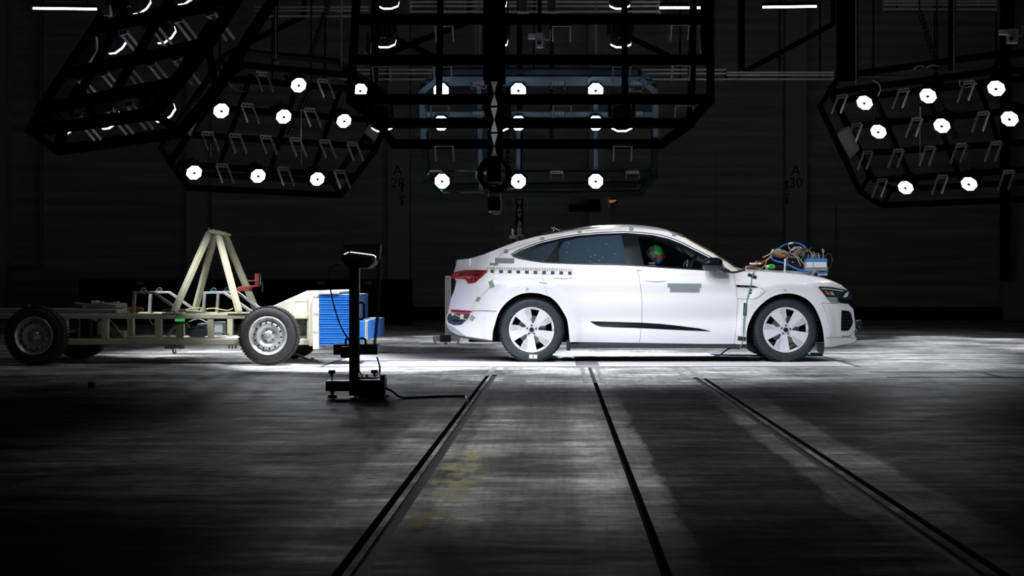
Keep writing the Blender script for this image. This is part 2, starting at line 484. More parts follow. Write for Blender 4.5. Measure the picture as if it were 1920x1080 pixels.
# ------------------------------------------------------------------ back wall, columns, base
def wall_material():
    m = mat('dark_ribbed_wall', (0.045, 0.045, 0.047), 0.75, spec=0.2)
    nt = m.node_tree; N = nt.nodes; L = nt.links; b = N['Principled BSDF']
    tc = N.new('ShaderNodeTexCoord')
    wv = N.new('ShaderNodeTexWave'); wv.wave_type = 'BANDS'; wv.bands_direction = 'Z'
    wv.inputs['Scale'].default_value = 1.1; wv.inputs['Distortion'].default_value = 0.0
    L.new(tc.outputs['Object'], wv.inputs['Vector'])
    mp = N.new('ShaderNodeMapping'); mp.inputs['Scale'].default_value = (0.25, 1, 6)
    L.new(tc.outputs['Object'], mp.inputs['Vector'])
    n = N.new('ShaderNodeTexNoise'); n.inputs['Scale'].default_value = 1.0; n.inputs['Detail'].default_value = 6
    L.new(mp.outputs[0], n.inputs['Vector'])
    r = N.new('ShaderNodeValToRGB')
    r.color_ramp.elements[0].position = 0.3; r.color_ramp.elements[0].color = (0.24, 0.24, 0.243, 1)
    r.color_ramp.elements[1].position = 0.7; r.color_ramp.elements[1].color = (0.40, 0.40, 0.405, 1)
    L.new(n.outputs['Fac'], r.inputs['Fac'])
    L.new(r.outputs['Color'], b.inputs['Base Color'])
    bp = N.new('ShaderNodeBump'); bp.inputs['Strength'].default_value = 0.8; bp.inputs['Distance'].default_value = 0.03
    L.new(wv.outputs['Fac'], bp.inputs['Height']); L.new(bp.outputs[0], b.inputs['Normal'])
    return m
M['wall'] = wall_material()
M['column'] = mat('grey_hall_column', (0.34, 0.34, 0.342), 0.7, spec=0.2)
M['plinth'] = mat('black_wall_base', (0.006, 0.006, 0.006), 0.85, spec=0.1)
YW = 38.0
structure(MB().span((-26, YW, 0), (26, YW + 0.2, 12)).build('wall_back', 'wall', smooth=0))
structure(MB().span((-26.2, -4, 0), (-26, YW + .2, 12)).build('wall_left', 'wall', smooth=0))
structure(MB().span((26, -4, 0), (26.2, YW + .2, 12)).build('wall_right', 'wall', smooth=0))
structure(MB().span((-26, -4, 12), (26, YW + 0.2, 12.2)).build('ceiling', 'plinth', smooth=0))
structure(MB().span((-26, YW - 0.25, 0), (26, YW, 0.32)).build('baseboard_back', 'plinth', smooth=0))
# low black lining in front of the wall, left of the car
lining = structure(MB().span((P(147, 0, 34).x, 34.0, 0), (P(772, 0, 34).x, 34.25, H + 6 * 34 / F)).build('partition_left', 'plinth', smooth=0))
for u in (262, 602, 690):
    p = P(u, 530, 33.98)
    structure(MB().box((p.x, 33.97, p.z - 0.01), (0.16, 0.06, 0.07)).build('trim_22', 'tray_dim', lining, smooth=0))
def wall_column(u, num, name):
    x = P(u, 0, YW - 0.3).x
    c = structure(MB().span((x - 0.26, YW - 0.42, 0), (x + 0.26, YW, 12)).build(name, 'column', smooth=0))
    if num:
        for txt, dz in (('A', 0.28), (num, -0.02)):
            text_mesh('column_number', txt, 0.34, (x - 0.02, YW - 0.425, P(0, 352, YW).z + dz), 'void_black', c, .002)
    return c
wall_column(372, None, 'column_1'); wall_column(748, '28', 'column_2'); wall_column(1124, None, 'column_3')
wall_column(1492, '30', 'column_4'); wall_column(1900, None, 'column_5'); wall_column(-6, None, 'column_6')
# pale tube lamps / conduits fixed to the numbered columns
for u, v0, v1, lab in ((754, 360, 374, 'small pale conduit sleeve on the column numbered 28'), (1475, 356, 370, 'small pale conduit sleeve on the column numbered 30')):
    a, b = P(u, v0, YW - 0.50), P(u, v1, YW - 0.50)
    r = empty('conduit_sleeve', (a.x, a.y, b.z), lab, 'pipe sleeve', 'conduit sleeves on the columns')
    MB().cyl(a, b, 0.028).build('sleeve', 'bracket_dim', r)
    MB().cyl(a, a + Vector((0, 0, 0.22)), 0.022).build('conduit', 'rack_black', r)
    MB().cyl(b, b - Vector((0, 0, 0.16)), 0.022).build('conduit', 'rack_black', r)
    MB().span((a.x - .06, a.y + .02, b.z + .05), (a.x + .06, YW - .425, b.z + .09)).build('clip', 'rack_black', r)
# pipes on the wall
def pipe(pts, Y, r, label, m='wall_pipe'):
    q = [P(u, v, Y) for u, v in pts]
    return tag(MB().tube(q, r, 8).build('wall_pipe', m), label, 'pipe')
pipe([(80, -60), (80, 502), (20, 503), (-40, 503)], YW - 0.3, 0.03, 'grey wall pipe that bends left near the floor, far left')
pipe([(75, -60), (75, 497), (20, 497), (-40, 497)], YW - 0.3, 0.022, 'thinner wall pipe just left of the bending grey pipe', 'tray_dim')
pipe([(1567, 380), (1567, 492)], YW - 0.3, 0.018, 'short thin upright pipe on the wall above the car bonnet')
pipe([(1342, 280), (1342, 470)], YW - 0.3, 0.008, 'hair-thin upright cable on the wall above the windscreen')
pipe([(925, 400), (925, 520)], YW - 0.3, 0.012, 'thin upright pipe on the wall behind the hanging camera', 'tray_dim')
pipe([(1885, -40), (1885, 527)], YW - 0.9, 0.13, 'thick black upright duct at the far right wall', 'void_black')

# ------------------------------------------------------------------ roof steel, trays, tubes high at the back
def tray(u0, u1, vs, Y, label, m='tray', post=True, r=0.024):
    a, b = P(u0, vs[0], Y), P(u1, vs[-1], Y)
    root = empty('cable_tray', ((a.x + b.x) / 2, Y, b.z), label, 'cable tray')
    for v in vs:
        z = P(0, v, Y).z
        MB().bar((a.x, Y, z), (b.x, Y, z), 0.05, r * 2).build('rail', m, root, smooth=0)
    if post:
        for x in (a.x, b.x):
            MB().bar((x, Y + .03, a.z + .04), (x, Y + .03, b.z - .04), 0.06, 0.05).build('end_post', 'tray_dim', root, smooth=0)
    for t in (.12, .5, .88):
        x = a.x + (b.x - a.x) * t
        MB().bar((x, Y + .035, b.z), (x, Y + .035, 12), .03, .03).build('hanger', 'rack_black', root, smooth=0)
    return root
tray(478, 690, (13.5, 20, 30.5), 30, 'three-rail cable tray high between the left and middle racks', r=.016)
tray(769, 1236, (4, 11.5, 22), 30, 'three-rail cable tray across the top behind the middle rack', r=.016)
tray(1657, 1868, (3, 9, 17.5), 30, 'three-rail cable tray at the top right corner', r=.016)
tray(640, 1362, (131, 138, 149), 31, 'long three-rail cable tray behind the blue rack', r=.014)
tray(1362, 1562, (136, 141, 148.5), 31, 'short cable tray continuing right of the blue rack', r=.014)
tray(380, 640, (149, 154, 161), 31, 'dim cable tray behind the rear left rack', 'tray_dim', r=.012)
tray(1602, 1905, (134, 145), 31, 'dim cable tray above the rear right rack', 'tray_dim', r=.012)
def tube_lamp(u0, v0, u1, v1, label):
    a, b = P(u0, v0, 29), P(u1, v1, 29)
    root = empty('tube_light', ((a.x + b.x) / 2, a.y, a.z), label, 'ceiling light', 'fluorescent tube lights')
    MB().cyl(a, b, 0.022, n=10).build('tube', 'tube', root)
    MB().bar(a + Vector((0, 0, .055)), b + Vector((0, 0, .055)), 0.12, 0.06).build('fitting', 'rack_black', root)
    for t in (0.15, 0.85):
        p = a.lerp(b, t)
        MB().cyl(p + Vector((0, 0, .08)), (p.x, p.y, 12.0), 0.012, n=6).build('hanger', 'rack_black', root)
tube_lamp(62, 15.5, 181, 17, 'glowing fluorescent tube at the upper left corner')
tube_lamp(1237, 14.5, 1316, 14.5, 'glowing fluorescent tube behind the top right of the middle rack')
tube_lamp(1430, 13.5, 1531, 12, 'glowing fluorescent tube between the middle and right racks')
# roof steel
def beam(pts, Y, w_, label, name='roof_beam', m='rack_black'):
    q = [P(u, v, Y) for u, v in pts]
    mb = MB()
    for a, b in zip(q, q[1:]):
        mb.bar(a, b, w_, w_)
    hi = max(q, key=lambda p: p.z)
    if hi.z < 11:
        mb.bar(hi, (hi.x, hi.y, 12), w_ * .9, w_ * .9)
    return tag(mb.build(name, m, smooth=0), label, 'beam')
beam([(1588, -120), (1588, 150)], 29, 0.34, 'thick black hanging column right of the middle rack', 'hanging_column')
beam([(1785, -60), (1785, 132)], 29.5, 0.12, 'thin black hanger above the rear right rack', 'hanging_column')
beam([(1395, 135), (1562, 45)], 32, 0.10, 'black diagonal brace between middle and right racks', 'diagonal_brace')
beam([(1392, -20), (1392, 132)], 32.4, 0.09, 'thin black post right of the middle rack', 'hanging_column')
beam([(455, 85), (570, 30)], 32, 0.10, 'black diagonal brace behind the near left rack', 'diagonal_brace')
beam([(517, -20), (517, 115)], 29, 0.07, 'thin black hanger above the rear left rack', 'hanging_column')
beam([(700, 110), (880, 40)], 32, 0.11, 'black diagonal brace rising right behind the middle rack', 'diagonal_brace')
beam([(735, 70), (835, 115)], 32.4, 0.11, 'black diagonal brace falling right behind the middle rack', 'diagonal_brace')
beam([(1180, 70), (1255, 105)], 32, 0.10, 'black diagonal brace behind the right half of the middle rack', 'diagonal_brace')
beam([(893, -20), (893, 108)], 31.8, 0.06, 'slim grey post behind the hanging camera mast', 'hanging_column', 'tray_dim')
beam([(1118, -20), (1118, 125)], 31.8, 0.06, 'slim grey post behind the second rail of the middle rack', 'hanging_column', 'tray_dim')
def cable_chain(a, b, Y, label):
    """an articulated cable carrier: dark links with pale pins"""
    p, q = P(*a, Y), P(*b, Y)
    root = empty('cable_chain', tuple(q), label, 'cable chain', 'cable chains feeding the racks')
    n = max(4, int((q - p).length / 0.075))
    lk = MB()
    for i in range(n):
        c = p.lerp(q, (i + 0.5) / n)
        d = (q - p).normalized()
        lk.bar(c - d * 0.028, c + d * 0.028, 0.10, 0.06, up=(0, 1, 0))
        lk.cur = 1
        for s in (-0.035, 0.035):
            sd = d.cross(Vector((0, 1, 0))).normalized() * s
            lk.bar(c + sd - d * 0.012 + Vector((0, -.035, 0)), c + sd + d * 0.012 + Vector((0, -.035, 0)), 0.022, 0.03)
        lk.cur = 0
    top = p if p.z > q.z else q
    MB().cyl(top, (top.x, top.y, 12), .012, n=6).build('hanger', 'rack_black', root)
    lk.build('links', 'rack_black', root, smooth=0, m2='bracket_dim')
cable_chain((618, 0), (578, 112), 29.5, 'black cable chain running down to the rear left rack')
cable_chain((583, 158), (540, 252), 27.2, 'pinned cable chain hanging inside the rear left rack')
cable_chain((1724, 18), (1756, 122), 29.5, 'black cable chain running down to the rear right rack')
cable_chain((1757, 172), (1794, 260), 28.2, 'pinned cable chain hanging inside the rear right rack')
cable_chain((1034, 45), (1034, 260), 27.5, 'upright cable chain left of the right lamp column on the blue rack')
cable_chain((952, 120), (952, 330), 27.5, 'upright cable chain just right of the hanging camera mast')

# one unseen flood lamp, added to brighten the empty lanes in front
cl = empty('added_flood', (0.05, 8.7, 11.6), 'dim flood lamp added above the view to brighten the floor slots', 'ceiling light')
MB().cyl((0.1, 8.5, 11.95), (0.05, 8.7, 11.6), .05, .22, 20).build('shade', 'rack_black', cl)
MB().cyl((0.05, 8.7, 11.63), (0.05, 8.7, 11.605), .18, n=20).build('lens', 'tube', cl)
ld = bpy.data.lights.new('added_flood_beam', 'SPOT'); ld.energy = ADDED_FLOOD_W; ld.color = (1, 1, 1); ld.shadow_soft_size = .18
ld.spot_size = math.radians(34); ld.spot_blend = 1.0
lo = bpy.data.objects.new('added_flood_beam', ld); COL.objects.link(lo); lo.parent = cl; lo.location = (0, 0, -.06)
lo.rotation_euler = (0, 0, 0)
# ------------------------------------------------------------------ the white car
YN, YC = 17.70, 18.67                 # near flank, centre line (m from the camera)
XR, XF = -0.303, 2.632                # axle positions
def sstep(a, b, x):
    t = min(1, max(0, (x - a) / (b - a))); return t * t * (3 - 2 * t)
def inset(x, z):
    """how far the flank lies inside the widest plane, at height z and length x"""
    d = 0.0
    if x > 2.85:
        d += 0.34 * min(1.2, (x - 2.85) / 0.70) ** 3.0
    if x < -0.55:
        d += 0.30 * min(1.25, (-0.55 - x) / 0.75) ** 2.4
    d += 0.045 * sstep(0.90, 1.02, z) + 0.50 * max(0.0, z - 1.02) + 0.10 * max(0.0, z - 1.35)
    d += 0.04 * sstep(0.94, 1.08, z) * sstep(1.7, 2.1, x)
    d += 0.06 * max(0.0, (0.34 - z) / 0.2) ** 1.5
    # door hollow with the rising sill line, shoulder crease
    mid = sstep(0.05, 0.45, x) * (1 - sstep(1.95, 2.3, x))
    d += mid * 0.035 * math.exp(-((z - 0.50) / 0.10) ** 2)
    d += mid * 0.012 * math.exp(-((z - 0.80) / 0.07) ** 2)
    for xa in (XR, XF):
        r = math.hypot(x - xa, z - 0.385)
        d -= 0.020 * (1 - sstep(0.515, 0.60, r)) * (1 - .6 * sstep(.90, 1.02, z))
        d -= 0.012 * math.exp(-((z - 0.89) / 0.06) ** 2) * math.exp(-((x - xa) / 0.75) ** 2)
    return d
def car_pt(u, v):
    Y = YN
    for _ in range(40):
        x, z = (u - U0) * Y / F, H + (V0 - v) * Y / F
        Y += 0.6 * (YN + inset(x, z) - Y)
    return Vector(((u - U0) * Y / F, Y, H + (V0 - v) * Y / F))
def car_nrm(p, e=0.004):
    gx = (inset(p.x + e, p.z) - inset(p.x - e, p.z)) / (2 * e)
    gz = (inset(p.x, p.z + e) - inset(p.x, p.z - e)) / (2 * e)
    return Vector((gx, -1, gz)).normalized()
def mirror(p):
    return Vector((p.x, 2 * YC - p.y, p.z))

def in_poly(x, y, poly):
    c = False; j = len(poly) - 1
    for i in range(len(poly)):
        xi, yi = poly[i]; xj, yj = poly[j]
        if (yi > y) != (yj > y) and x < (xj - xi) * (y - yi) / (yj - yi) + xi:
            c = not c
        j = i
    return c
def area(p):
    return 0.5 * sum(p[i - 1][0] * p[i][1] - p[i][0] * p[i - 1][1] for i in range(len(p)))
def resample(poly, step):
    out = []
    for i, a in enumerate(poly):
        b = poly[(i + 1) % len(poly)]
        n = max(1, int(math.hypot(b[0] - a[0], b[1] - a[1]) / step + 0.5))
        out += [(a[0] + (b[0] - a[0]) * k / n, a[1] + (b[1] - a[1]) * k / n) for k in range(n)]
    return out
def shrink(poly, d):
    s = 1 if area(poly) > 0 else -1
    n = len(poly); out = []
    for i in range(n):
        a, b, c = poly[i - 1], poly[i], poly[(i + 1) % n]
        def nr(p, q):
            dx, dy = q[0] - p[0], q[1] - p[1]; l = math.hypot(dx, dy) or 1
            return (-dy / l * s, dx / l * s)
        n1, n2 = nr(a, b), nr(b, c)
        mx, my = n1[0] + n2[0], n1[1] + n2[1]; l2 = max(0.5, (mx * mx + my * my) / 2)
        out.append((b[0] + mx / l2 * d, b[1] + my / l2 * d))
    return out
def spline(poly, n=4):
    p = [Vector((a, b)) for a, b in poly]; out = []; m = len(p)
    for i in range(m):
        a, b, c, d = p[i - 1], p[i], p[(i + 1) % m], p[(i + 2) % m]
        for k in range(n):
            t = k / n
            q = 0.5 * ((2 * b) + (c - a) * t + (2 * a - 5 * b + 4 * c - d) * t * t + (3 * b - a - 3 * c + d) * t ** 3)
            out.append((q.x, q.y))
    return out

def drape(name, poly, m, parent, off=0.0, thick=0.012, grid=7.0, step=3.0, holes=(), both=False, far_only=False):
    """a shell cut to an outline and laid on the flank of the car"""
    loops = [resample(poly, step)] + [resample(h, step) for h in holes]
    V, E = [], []
    for lp in loops:
        n = len(V); V += [Vector(p) for p in lp]
        E += [(n + i, n + (i + 1) % len(lp)) for i in range(len(lp))]
    us = [p[0] for p in loops[0]]; vs_ = [p[1] for p in loops[0]]
    def inside(x, y):
        return in_poly(x, y, loops[0]) and not any(in_poly(x, y, h) for h in loops[1:])
    nb = len(V)
    bpts = V[:nb]
    u = min(us) + grid / 2
    row = 0
    while u < max(us):
        v = min(vs_) + (grid / 2 if row % 2 else grid / 4)
        while v < max(vs_):
            if inside(u, v) and min((q.x - u) ** 2 + (q.y - v) ** 2 for q in bpts) > (0.45 * min(grid, step * 1.6)) ** 2:
                V.append(Vector((u, v)))
            v += grid
        u += grid; row += 1
    vo, eo, fo, *_ = delaunay_2d_cdt(V, E, [], 0, 1e-4)
    faces = []
    for f in fo:
        cx = sum(vo[i].x for i in f) / 3; cy = sum(vo[i].y for i in f) / 3
        if inside(cx, cy):
            faces.append(tuple(f))
    base = [car_pt(p.x, p.y) for p in vo]
    nr = [car_nrm(p) for p in base]
    verts = [p + n * off for p, n in zip(base, nr)]
    # orient outward
    ff = []
    for f in faces:
        a, b, c = (verts[i] for i in f)
        ff.append(f if (b - a).cross(c - a).y < 0 else (f[0], f[2], f[1]))
    cnt = {}
    for f in ff:
        for k in range(3):
            cnt[(f[k], f[(k + 1) % 3])] = 1
    rim = [e for e in cnt if (e[1], e[0]) not in cnt]
    nrm_out = list(nr); nv = len(verts)
    back = {}
    allf = list(ff); flat = []
    if thick:
        for a, b in rim:
            for q in (a, b):
                if q not in back:
                    back[q] = len(verts); verts.append(Vector(verts[q])); verts.append(verts[q] - nr[q] * thick)
            flat.append((back[b], back[a], back[a] + 1, back[b] + 1))
    sets = []
    if not far_only:
        sets.append((verts, allf, flat, nr, False))
    if both or far_only:
        sets.append(([mirror(p) for p in verts], [tuple(reversed(f)) for f in allf], [tuple(reversed(f)) for f in flat],
                     [Vector((n.x, -n.y, n.z)) for n in nr], True))
    off_ = parent.location if parent.parent is None else parent.parent.location
    VV, FF, NN, nf = [], [], [], []
    for vs2, f1, f2, n2, _m in sets:
        n0 = len(VV); VV += [p - off_ for p in vs2]
        for f in f1:
            FF.append([i + n0 for i in f]); NN += [n2[i] for i in f]
        for f in f2:
            a, b, c = (vs2[f[i]] for i in range(3)); k = (b - a).cross(c - a)
            k = k.normalized() if k.length > 0 else Vector((0, 0, 1))
            FF.append([i + n0 for i in f]); NN += [k] * 4
    me = bpy.data.meshes.new(name)
    me.from_pydata(VV, [], FF)
    me.shade_smooth()
    me.normals_split_custom_set(NN)
    me.materials.append(M[m])
    o = bpy.data.objects.new(name, me); COL.objects.link(o); o.parent = parent
    return o

def rep(o, label):
    o['label'] = label; return o

# ---- outlines traced on the photograph (pixels)
ARCH_R = [(922.8, 638.3), (924, 622), (927, 611), (934, 589), (945, 572), (961.7, 558), (978, 551), (995, 549), (1014.4, 551),
          (1031, 557), (1045, 569.4), (1056, 586), (1063, 600), (1065.8, 619.4), (1068, 641.7)]
ARCH_F = [(1400, 645.5), (1400.5, 622), (1404.7, 605.5), (1414.4, 586), (1431, 568), (1450.5, 555.5), (1472.8, 550.5), (1495, 553),
          (1514.4, 562.5), (1528, 578), (1538, 600), (1543.6, 622), (1546.4, 651)]
ARCH_R = [(p.x, p.y) for p in catmull([Vector(q) for q in ARCH_R], 4)]
ARCH_F = [(p.x, p.y) for p in catmull([Vector(q) for q in ARCH_F], 4)]
TOP = [(857, 487.5), (880, 485.3), (903, 478.6), (937, 465.2), (970, 452.6), (995, 446.3), (1014, 442.5), (1050, 437.5), (1084, 432), (1126, 427.5),
       (1181, 426), (1220, 428.8), (1250, 434), (1280, 444.5), (1303, 456.5), (1331, 471.5), (1350.5, 483.5), (1364, 492), (1384, 506)]
DLO_TOP = [(958.9, 479), (975.5, 469.4), (1014.4, 455.5), (1050.5, 447), (1084, 441.7), (1125.6, 438.3), (1175.5, 436.7), (1191, 438), (1222.5, 440.6),
           (1253.7, 447.5), (1278.7, 457.5), (1303.7, 470), (1328.7, 482.5), (1347.5, 492.5), (1357.5, 500)]
DLO_BOT = [(975.5, 484.5), (1003, 489.5), (1014.4, 491.2), (1047.8, 493.2), (1097.8, 495.2), (1175.5, 497), (1197.5, 498), (1260, 502.5), (1315, 506), (1352, 508)]
BPIL = [(1192, 497.8), (1198, 517), (1202, 544), (1204, 572), (1203, 608), (1199, 643.2)]
APIL = [(1374, 510.5), (1378, 525), (1381, 544), (1383, 572), (1381, 605.5), (1377, 646)]
RDR = [(1021, 491.8), (1016.7, 497), (1015.8, 511), (1018.6, 528), (1024, 547), (1027, 555.5)]
REAR = [(872.8, 630.5), (845, 619.5), (838, 606), (837, 594.4), (842, 578), (844, 564), (851, 547), (855.5, 528), (850, 518), (851, 511), (855, 498)]
quarter = ARCH_R[:33] + [(1026, 554.8)] + list(reversed(RDR)) + [(1014.4, 491.2), (975.5, 484.5), (958.9, 479)] + DLO_TOP[1:] + \
          [(1374, 510.5), (1384, 510)] + list(reversed(TOP)) + list(reversed(REAR))
rear_door = RDR + ARCH_R[36:] + list(reversed(BPIL)) + [(1175.5, 497), (1097.8, 495.2), (1047.8, 493.2)]
front_door = BPIL + list(reversed(APIL)) + [(1352, 508), (1315, 506), (1260, 502.5), (1197.5, 498)]
fender = [(1384, 510), (1420, 508.5), (1470, 511.5), (1512, 516), (1545, 522), (1565, 529), (1581, 537), (1593, 547), (1597, 558), (1599, 569), (1557, 569),
          (1540, 568), (1549, 586), (1556, 610), (1558, 632), (1558, 651)] + list(reversed(ARCH_F)) + list(reversed(APIL))
fbump = [(1557, 569), (1599, 569), (1601, 585), (1603, 602), (1604, 617), (1602, 629), (1606, 634), (1606, 639), (1599, 643), (1570, 648.6), (1558, 651),
         (1558, 632), (1556, 610), (1549, 586), (1540, 568)]
DLO = DLO_TOP + list(reversed(DLO_BOT))
G_QUART = [(969, 478.5), (990, 470), (1014, 461.5), (1040, 453.5), (1050, 451), (1036, 472), (1022, 490.5), (1003, 488.5), (985, 484.5)]
G_REAR = [(1048.5, 491.8), (1047.8, 472), (1051, 461), (1058, 452), (1084, 446), (1125.6, 441.8), (1165, 440.2), (1168, 455), (1171.5, 475), (1175, 495.2), (1112, 494)]
G_FRONT = [(1196, 444.5), (1222, 445.5), (1253, 453.5), (1280, 464.5), (1305, 477.5), (1322, 488), (1318, 504), (1260, 500.5), (1208, 497), (1203, 478)]

car = empty('car', (1.15, YC, 0), 'white coupe-style electric car taped up for a crash test, standing on the white floor cover', 'car')
body = drape('body', quarter, 'paint', car, grid=4.5, step=2.5)
rep(drape('rear_door', shrink(rear_door, 0.35), 'paint', car, grid=4.5, step=2.5), 'white rear door')
fdoor = drape('front_door', shrink(front_door, 0.35), 'paint', car, grid=4.5, step=2.5)
rep(fdoor, 'white front door')
drape('front_fender', shrink(fender, 0.3), 'paint', car, grid=4.5, step=2.5)
drape('front_bumper', shrink(fbump, 0.3), 'paint', car, grid=4.5, step=2.5)
# far flank in one piece, same outline
drape('far_flank', quarter[:33] + [(1031, 557)] + ARCH_R[40:] + ARCH_F[:] + [(1558, 651), (1570, 648.6), (1599, 643), (1606, 639), (1606, 634), (1602, 629), (1604, 617), (1601, 585),
      (1597, 558), (1593, 547), (1581, 537), (1565, 529), (1545, 522), (1512, 516), (1470, 511.5), (1420, 508.5), (1384, 510)] + list(reversed(TOP)) + list(reversed(REAR)),
      'paint', car, holes=[shrink(DLO, 0.3)], far_only=True, grid=12, step=5)
rep(drape('far_windows', DLO, 'glass_rear', car, far_only=True, grid=12, step=5), 'dark windows of the far side')
# dark backing that shows in the door gaps
drape('gap_lining', rear_door[:6] + ARCH_R[36:] + [(1199, 643.2), (1377, 646)] + ARCH_F[:17] + [(1431, 540), (1384, 512), (1374, 510.5)] + list(reversed(DLO_BOT))[0:8], 'gap', car, off=-0.026, thick=0, grid=8, step=5)
frame = drape('window_frame', DLO, 'gloss_black', car, off=0.001, holes=[G_QUART, G_REAR, G_FRONT])
drape('quarter_window', G_QUART, 'glass_rear', car, off=-0.004, thick=0.004)
drape('rear_side_window', G_REAR, 'glass_rear', car, off=-0.004, thick=0.004)
drape('front_side_window', G_FRONT, 'glass_front', car, off=-0.004, thick=0.004)
def line_on_car(name, pts, r, m, parent, off=0.002, n=6, sub=5):
    q = []
    pp = [Vector(p) for p in pts]
    for p in (catmull(pp, sub) if len(pp) > 2 else [pp[0].lerp(pp[1], k / sub) for k in range(sub + 1)]):
        w_ = car_pt(p.x, p.y); q.append(w_ + car_nrm(w_) * off)
    return MB().tube(q, r, n).build(name, m, parent)
line_on_car('roof_trim', [(958, 478), (975.5, 467.5), (1014.4, 453.5), (1050.5, 445), (1084, 439.8), (1125.6, 436.2), (1175.5, 434.6), (1222.5, 438.2), (1253.7, 445), (1278.7, 455), (1303.7, 467.4), (1328.7, 480), (1347.5, 490), (1357, 497)], 0.006, 'satin_black', car)
line_on_car('belt_trim', [(961, 480.5), (975.5, 485.2), (1014.4, 491.6), (1047.8, 493.6), (1097.8, 495.6), (1175.5, 497.4), (1260, 502.9), (1315, 506.4), (1352, 508.4)], 0.006, 'satin_black', car)
line_on_car('rail_seam', [(1010, 441.5), (1020, 437), (1050, 432.5), (1084, 429.3), (1126, 425.8)], 0.005, 'gap', car, off=0.0)
line_on_car('bumper_seam', [(886, 582.5), (905, 582.7), (931, 583.3)], 0.0022, 'gap', car)
line_on_car('charge_flap_seam', [(1423, 539.5), (1430, 542), (1434.5, 546.5), (1428, 552), (1416, 560), (1383, 560.5)], 0.0016, 'gap', car)
line_on_car('door_mark', [(1194.5, 507.3), (1202.5, 507.5)], 0.004, 'ink', car)
line_on_car('door_mark', [(1011.5, 530), (1026.5, 531.5)], 0.004, 'ink', car)

# ---- closing surfaces between the two flanks
def closing(name, pts, m, bulge, seg=20, sub=3, tuck=0.0):
    """pts: outline pixels; bulge(t) -> vector added on the centre line"""
    pp = catmull([Vector(p) for p in pts], sub)
    V, Fc = [], []
    for i, p in enumerate(pp):
        e = car_pt(p.x, p.y) + Vector((0, tuck, 0)); e2 = mirror(e)
        b = bulge(i / (len(pp) - 1))
        for k in range(seg + 1):
            t = k / seg
            s = 1 - abs(2 * t - 1) ** 2.4
            V.append(e.lerp(e2, t) + b * s)
    for i in range(len(pp) - 1):
        for k in range(seg):
            a = i * (seg + 1) + k
            Fc.append((a, a + 1, a + seg + 2, a + seg + 1))
    mb = MB(); mb.add(V, Fc)
    return mb.build(name, m, car, smooth=60)
Z = lambda z: (lambda t: Vector((0, 0, z)))
hood = closing('hood', [(1384, 511.2), (1420, 509.7), (1470, 512.7), (1512, 517.2), (1545, 523.2), (1565, 530), (1580.5, 537.6)], 'paint', lambda t: Vector((0.05 * t, 0, 0.047 - 0.01 * t)), tuck=.010)
closing('windscreen', [(1280, 444.5), (1303, 456.5), (1331, 471.5), (1350.5, 483.5), (1364, 492), (1384, 508)], 'glass_screen', lambda t: Vector((0.05, 0, 0.05)))
closing('roof', [(995, 446.3), (1014, 442.5), (1050, 437.5), (1084, 432), (1126, 427.5), (1181, 426), (1220, 428.8), (1250, 434), (1280, 444.5)], 'paint', lambda t: Vector((0, 0, .01 + .04 * min(1, t * 2.5))))
closing('rear_window', [(995, 446.3), (970, 452.6), (937, 465.2), (903, 478.6)], 'glass_rear', lambda t: Vector((0, 0, .01 - .03 * math.sin(math.pi * t))))
closing('tailgate', [(903, 478.6), (880, 485.3), (857, 487.5), (855, 498), (851, 511), (850, 518), (855.5, 528), (851, 547), (844, 564), (842, 578)], 'paint', lambda t: Vector((-0.03, 0, 0.012 * (1 - t))))
closing('rear_bumper', [(842, 578), (837, 594.4), (838, 606), (845, 619.5), (872.8, 630.5)], 'satin_black', lambda t: Vector((-0.03, 0, 0)))
closing('grille', [(1581, 537), (1593, 547), (1597, 558), (1599, 569), (1601, 585), (1603, 602)], 'gloss_black', lambda t: Vector((0.07, 0, 0.0)))
closing('front_apron', [(1603, 602), (1604, 617), (1602, 629), (1606, 634), (1606, 639), (1599, 643), (1570, 648.6)], 'paint', lambda t: Vector((0.06, 0, 0)))
line_on_car('windscreen_seal', [(1254, 433), (1280, 443.3), (1303, 455), (1331, 470), (1350.5, 482), (1364, 490.5), (1384, 504.5)], 0.010, 'satin_black', car, off=0.0)
line_on_car('cowl', [(1352, 506.5), (1362, 509), (1372, 511), (1384, 509.5), (1397, 505.5)], 0.014, 'satin_black', car, off=0.003)
# underbody, sill, wheel housings
ub = MB()
ub.span((0.16, YN + .12, .16), (2.16, 2 * YC - YN - .12, .40)).span((-1.05, 18.12, .22), (3.2, 19.22, .45))
ub.build('underbody', 'void_black', car, smooth=0)
sk = MB()
sk.span((0.145, YN + .03, .165), (2.19, YN + .10, .222))
sk.build('side_skirt', 'navy', car, bev=0.008)
MB().span((-.99, YN + .42, .235), (-.78, YC + .5, .31)).build('rear_undertray', 'navy', car, smooth=0)
for xa in (XR, XF):
    for s in (0, 1):
        mb = MB(); n = 40
        V, Fc = [], []
        for k in range(n + 1):
            a = math.radians(-18 + 216 * k / n)
            for y, r in ((YN + .012, .452), (YN + .40, .452)):
                p = Vector((xa + r * math.cos(a), y, .385 + r * math.sin(a)))
                V.append(mirror(p) if s else p)
        Fc = [(2 * k, 2 * k + 1, 2 * k + 3, 2 * k + 2) for k in range(n)]
        mb.add(V, Fc)
        yb = YN + .40
        disc = [Vector((xa + .452 * math.cos(math.radians(-18 + 216 * k / n)), yb, .385 + .452 * math.sin(math.radians(-18 + 216 * k / n)))) for k in range(n + 1)]
        mb.add([mirror(p) if s else p for p in disc], [tuple(range(n + 1))])
        mb.build('wheel_housing', 'well', car)
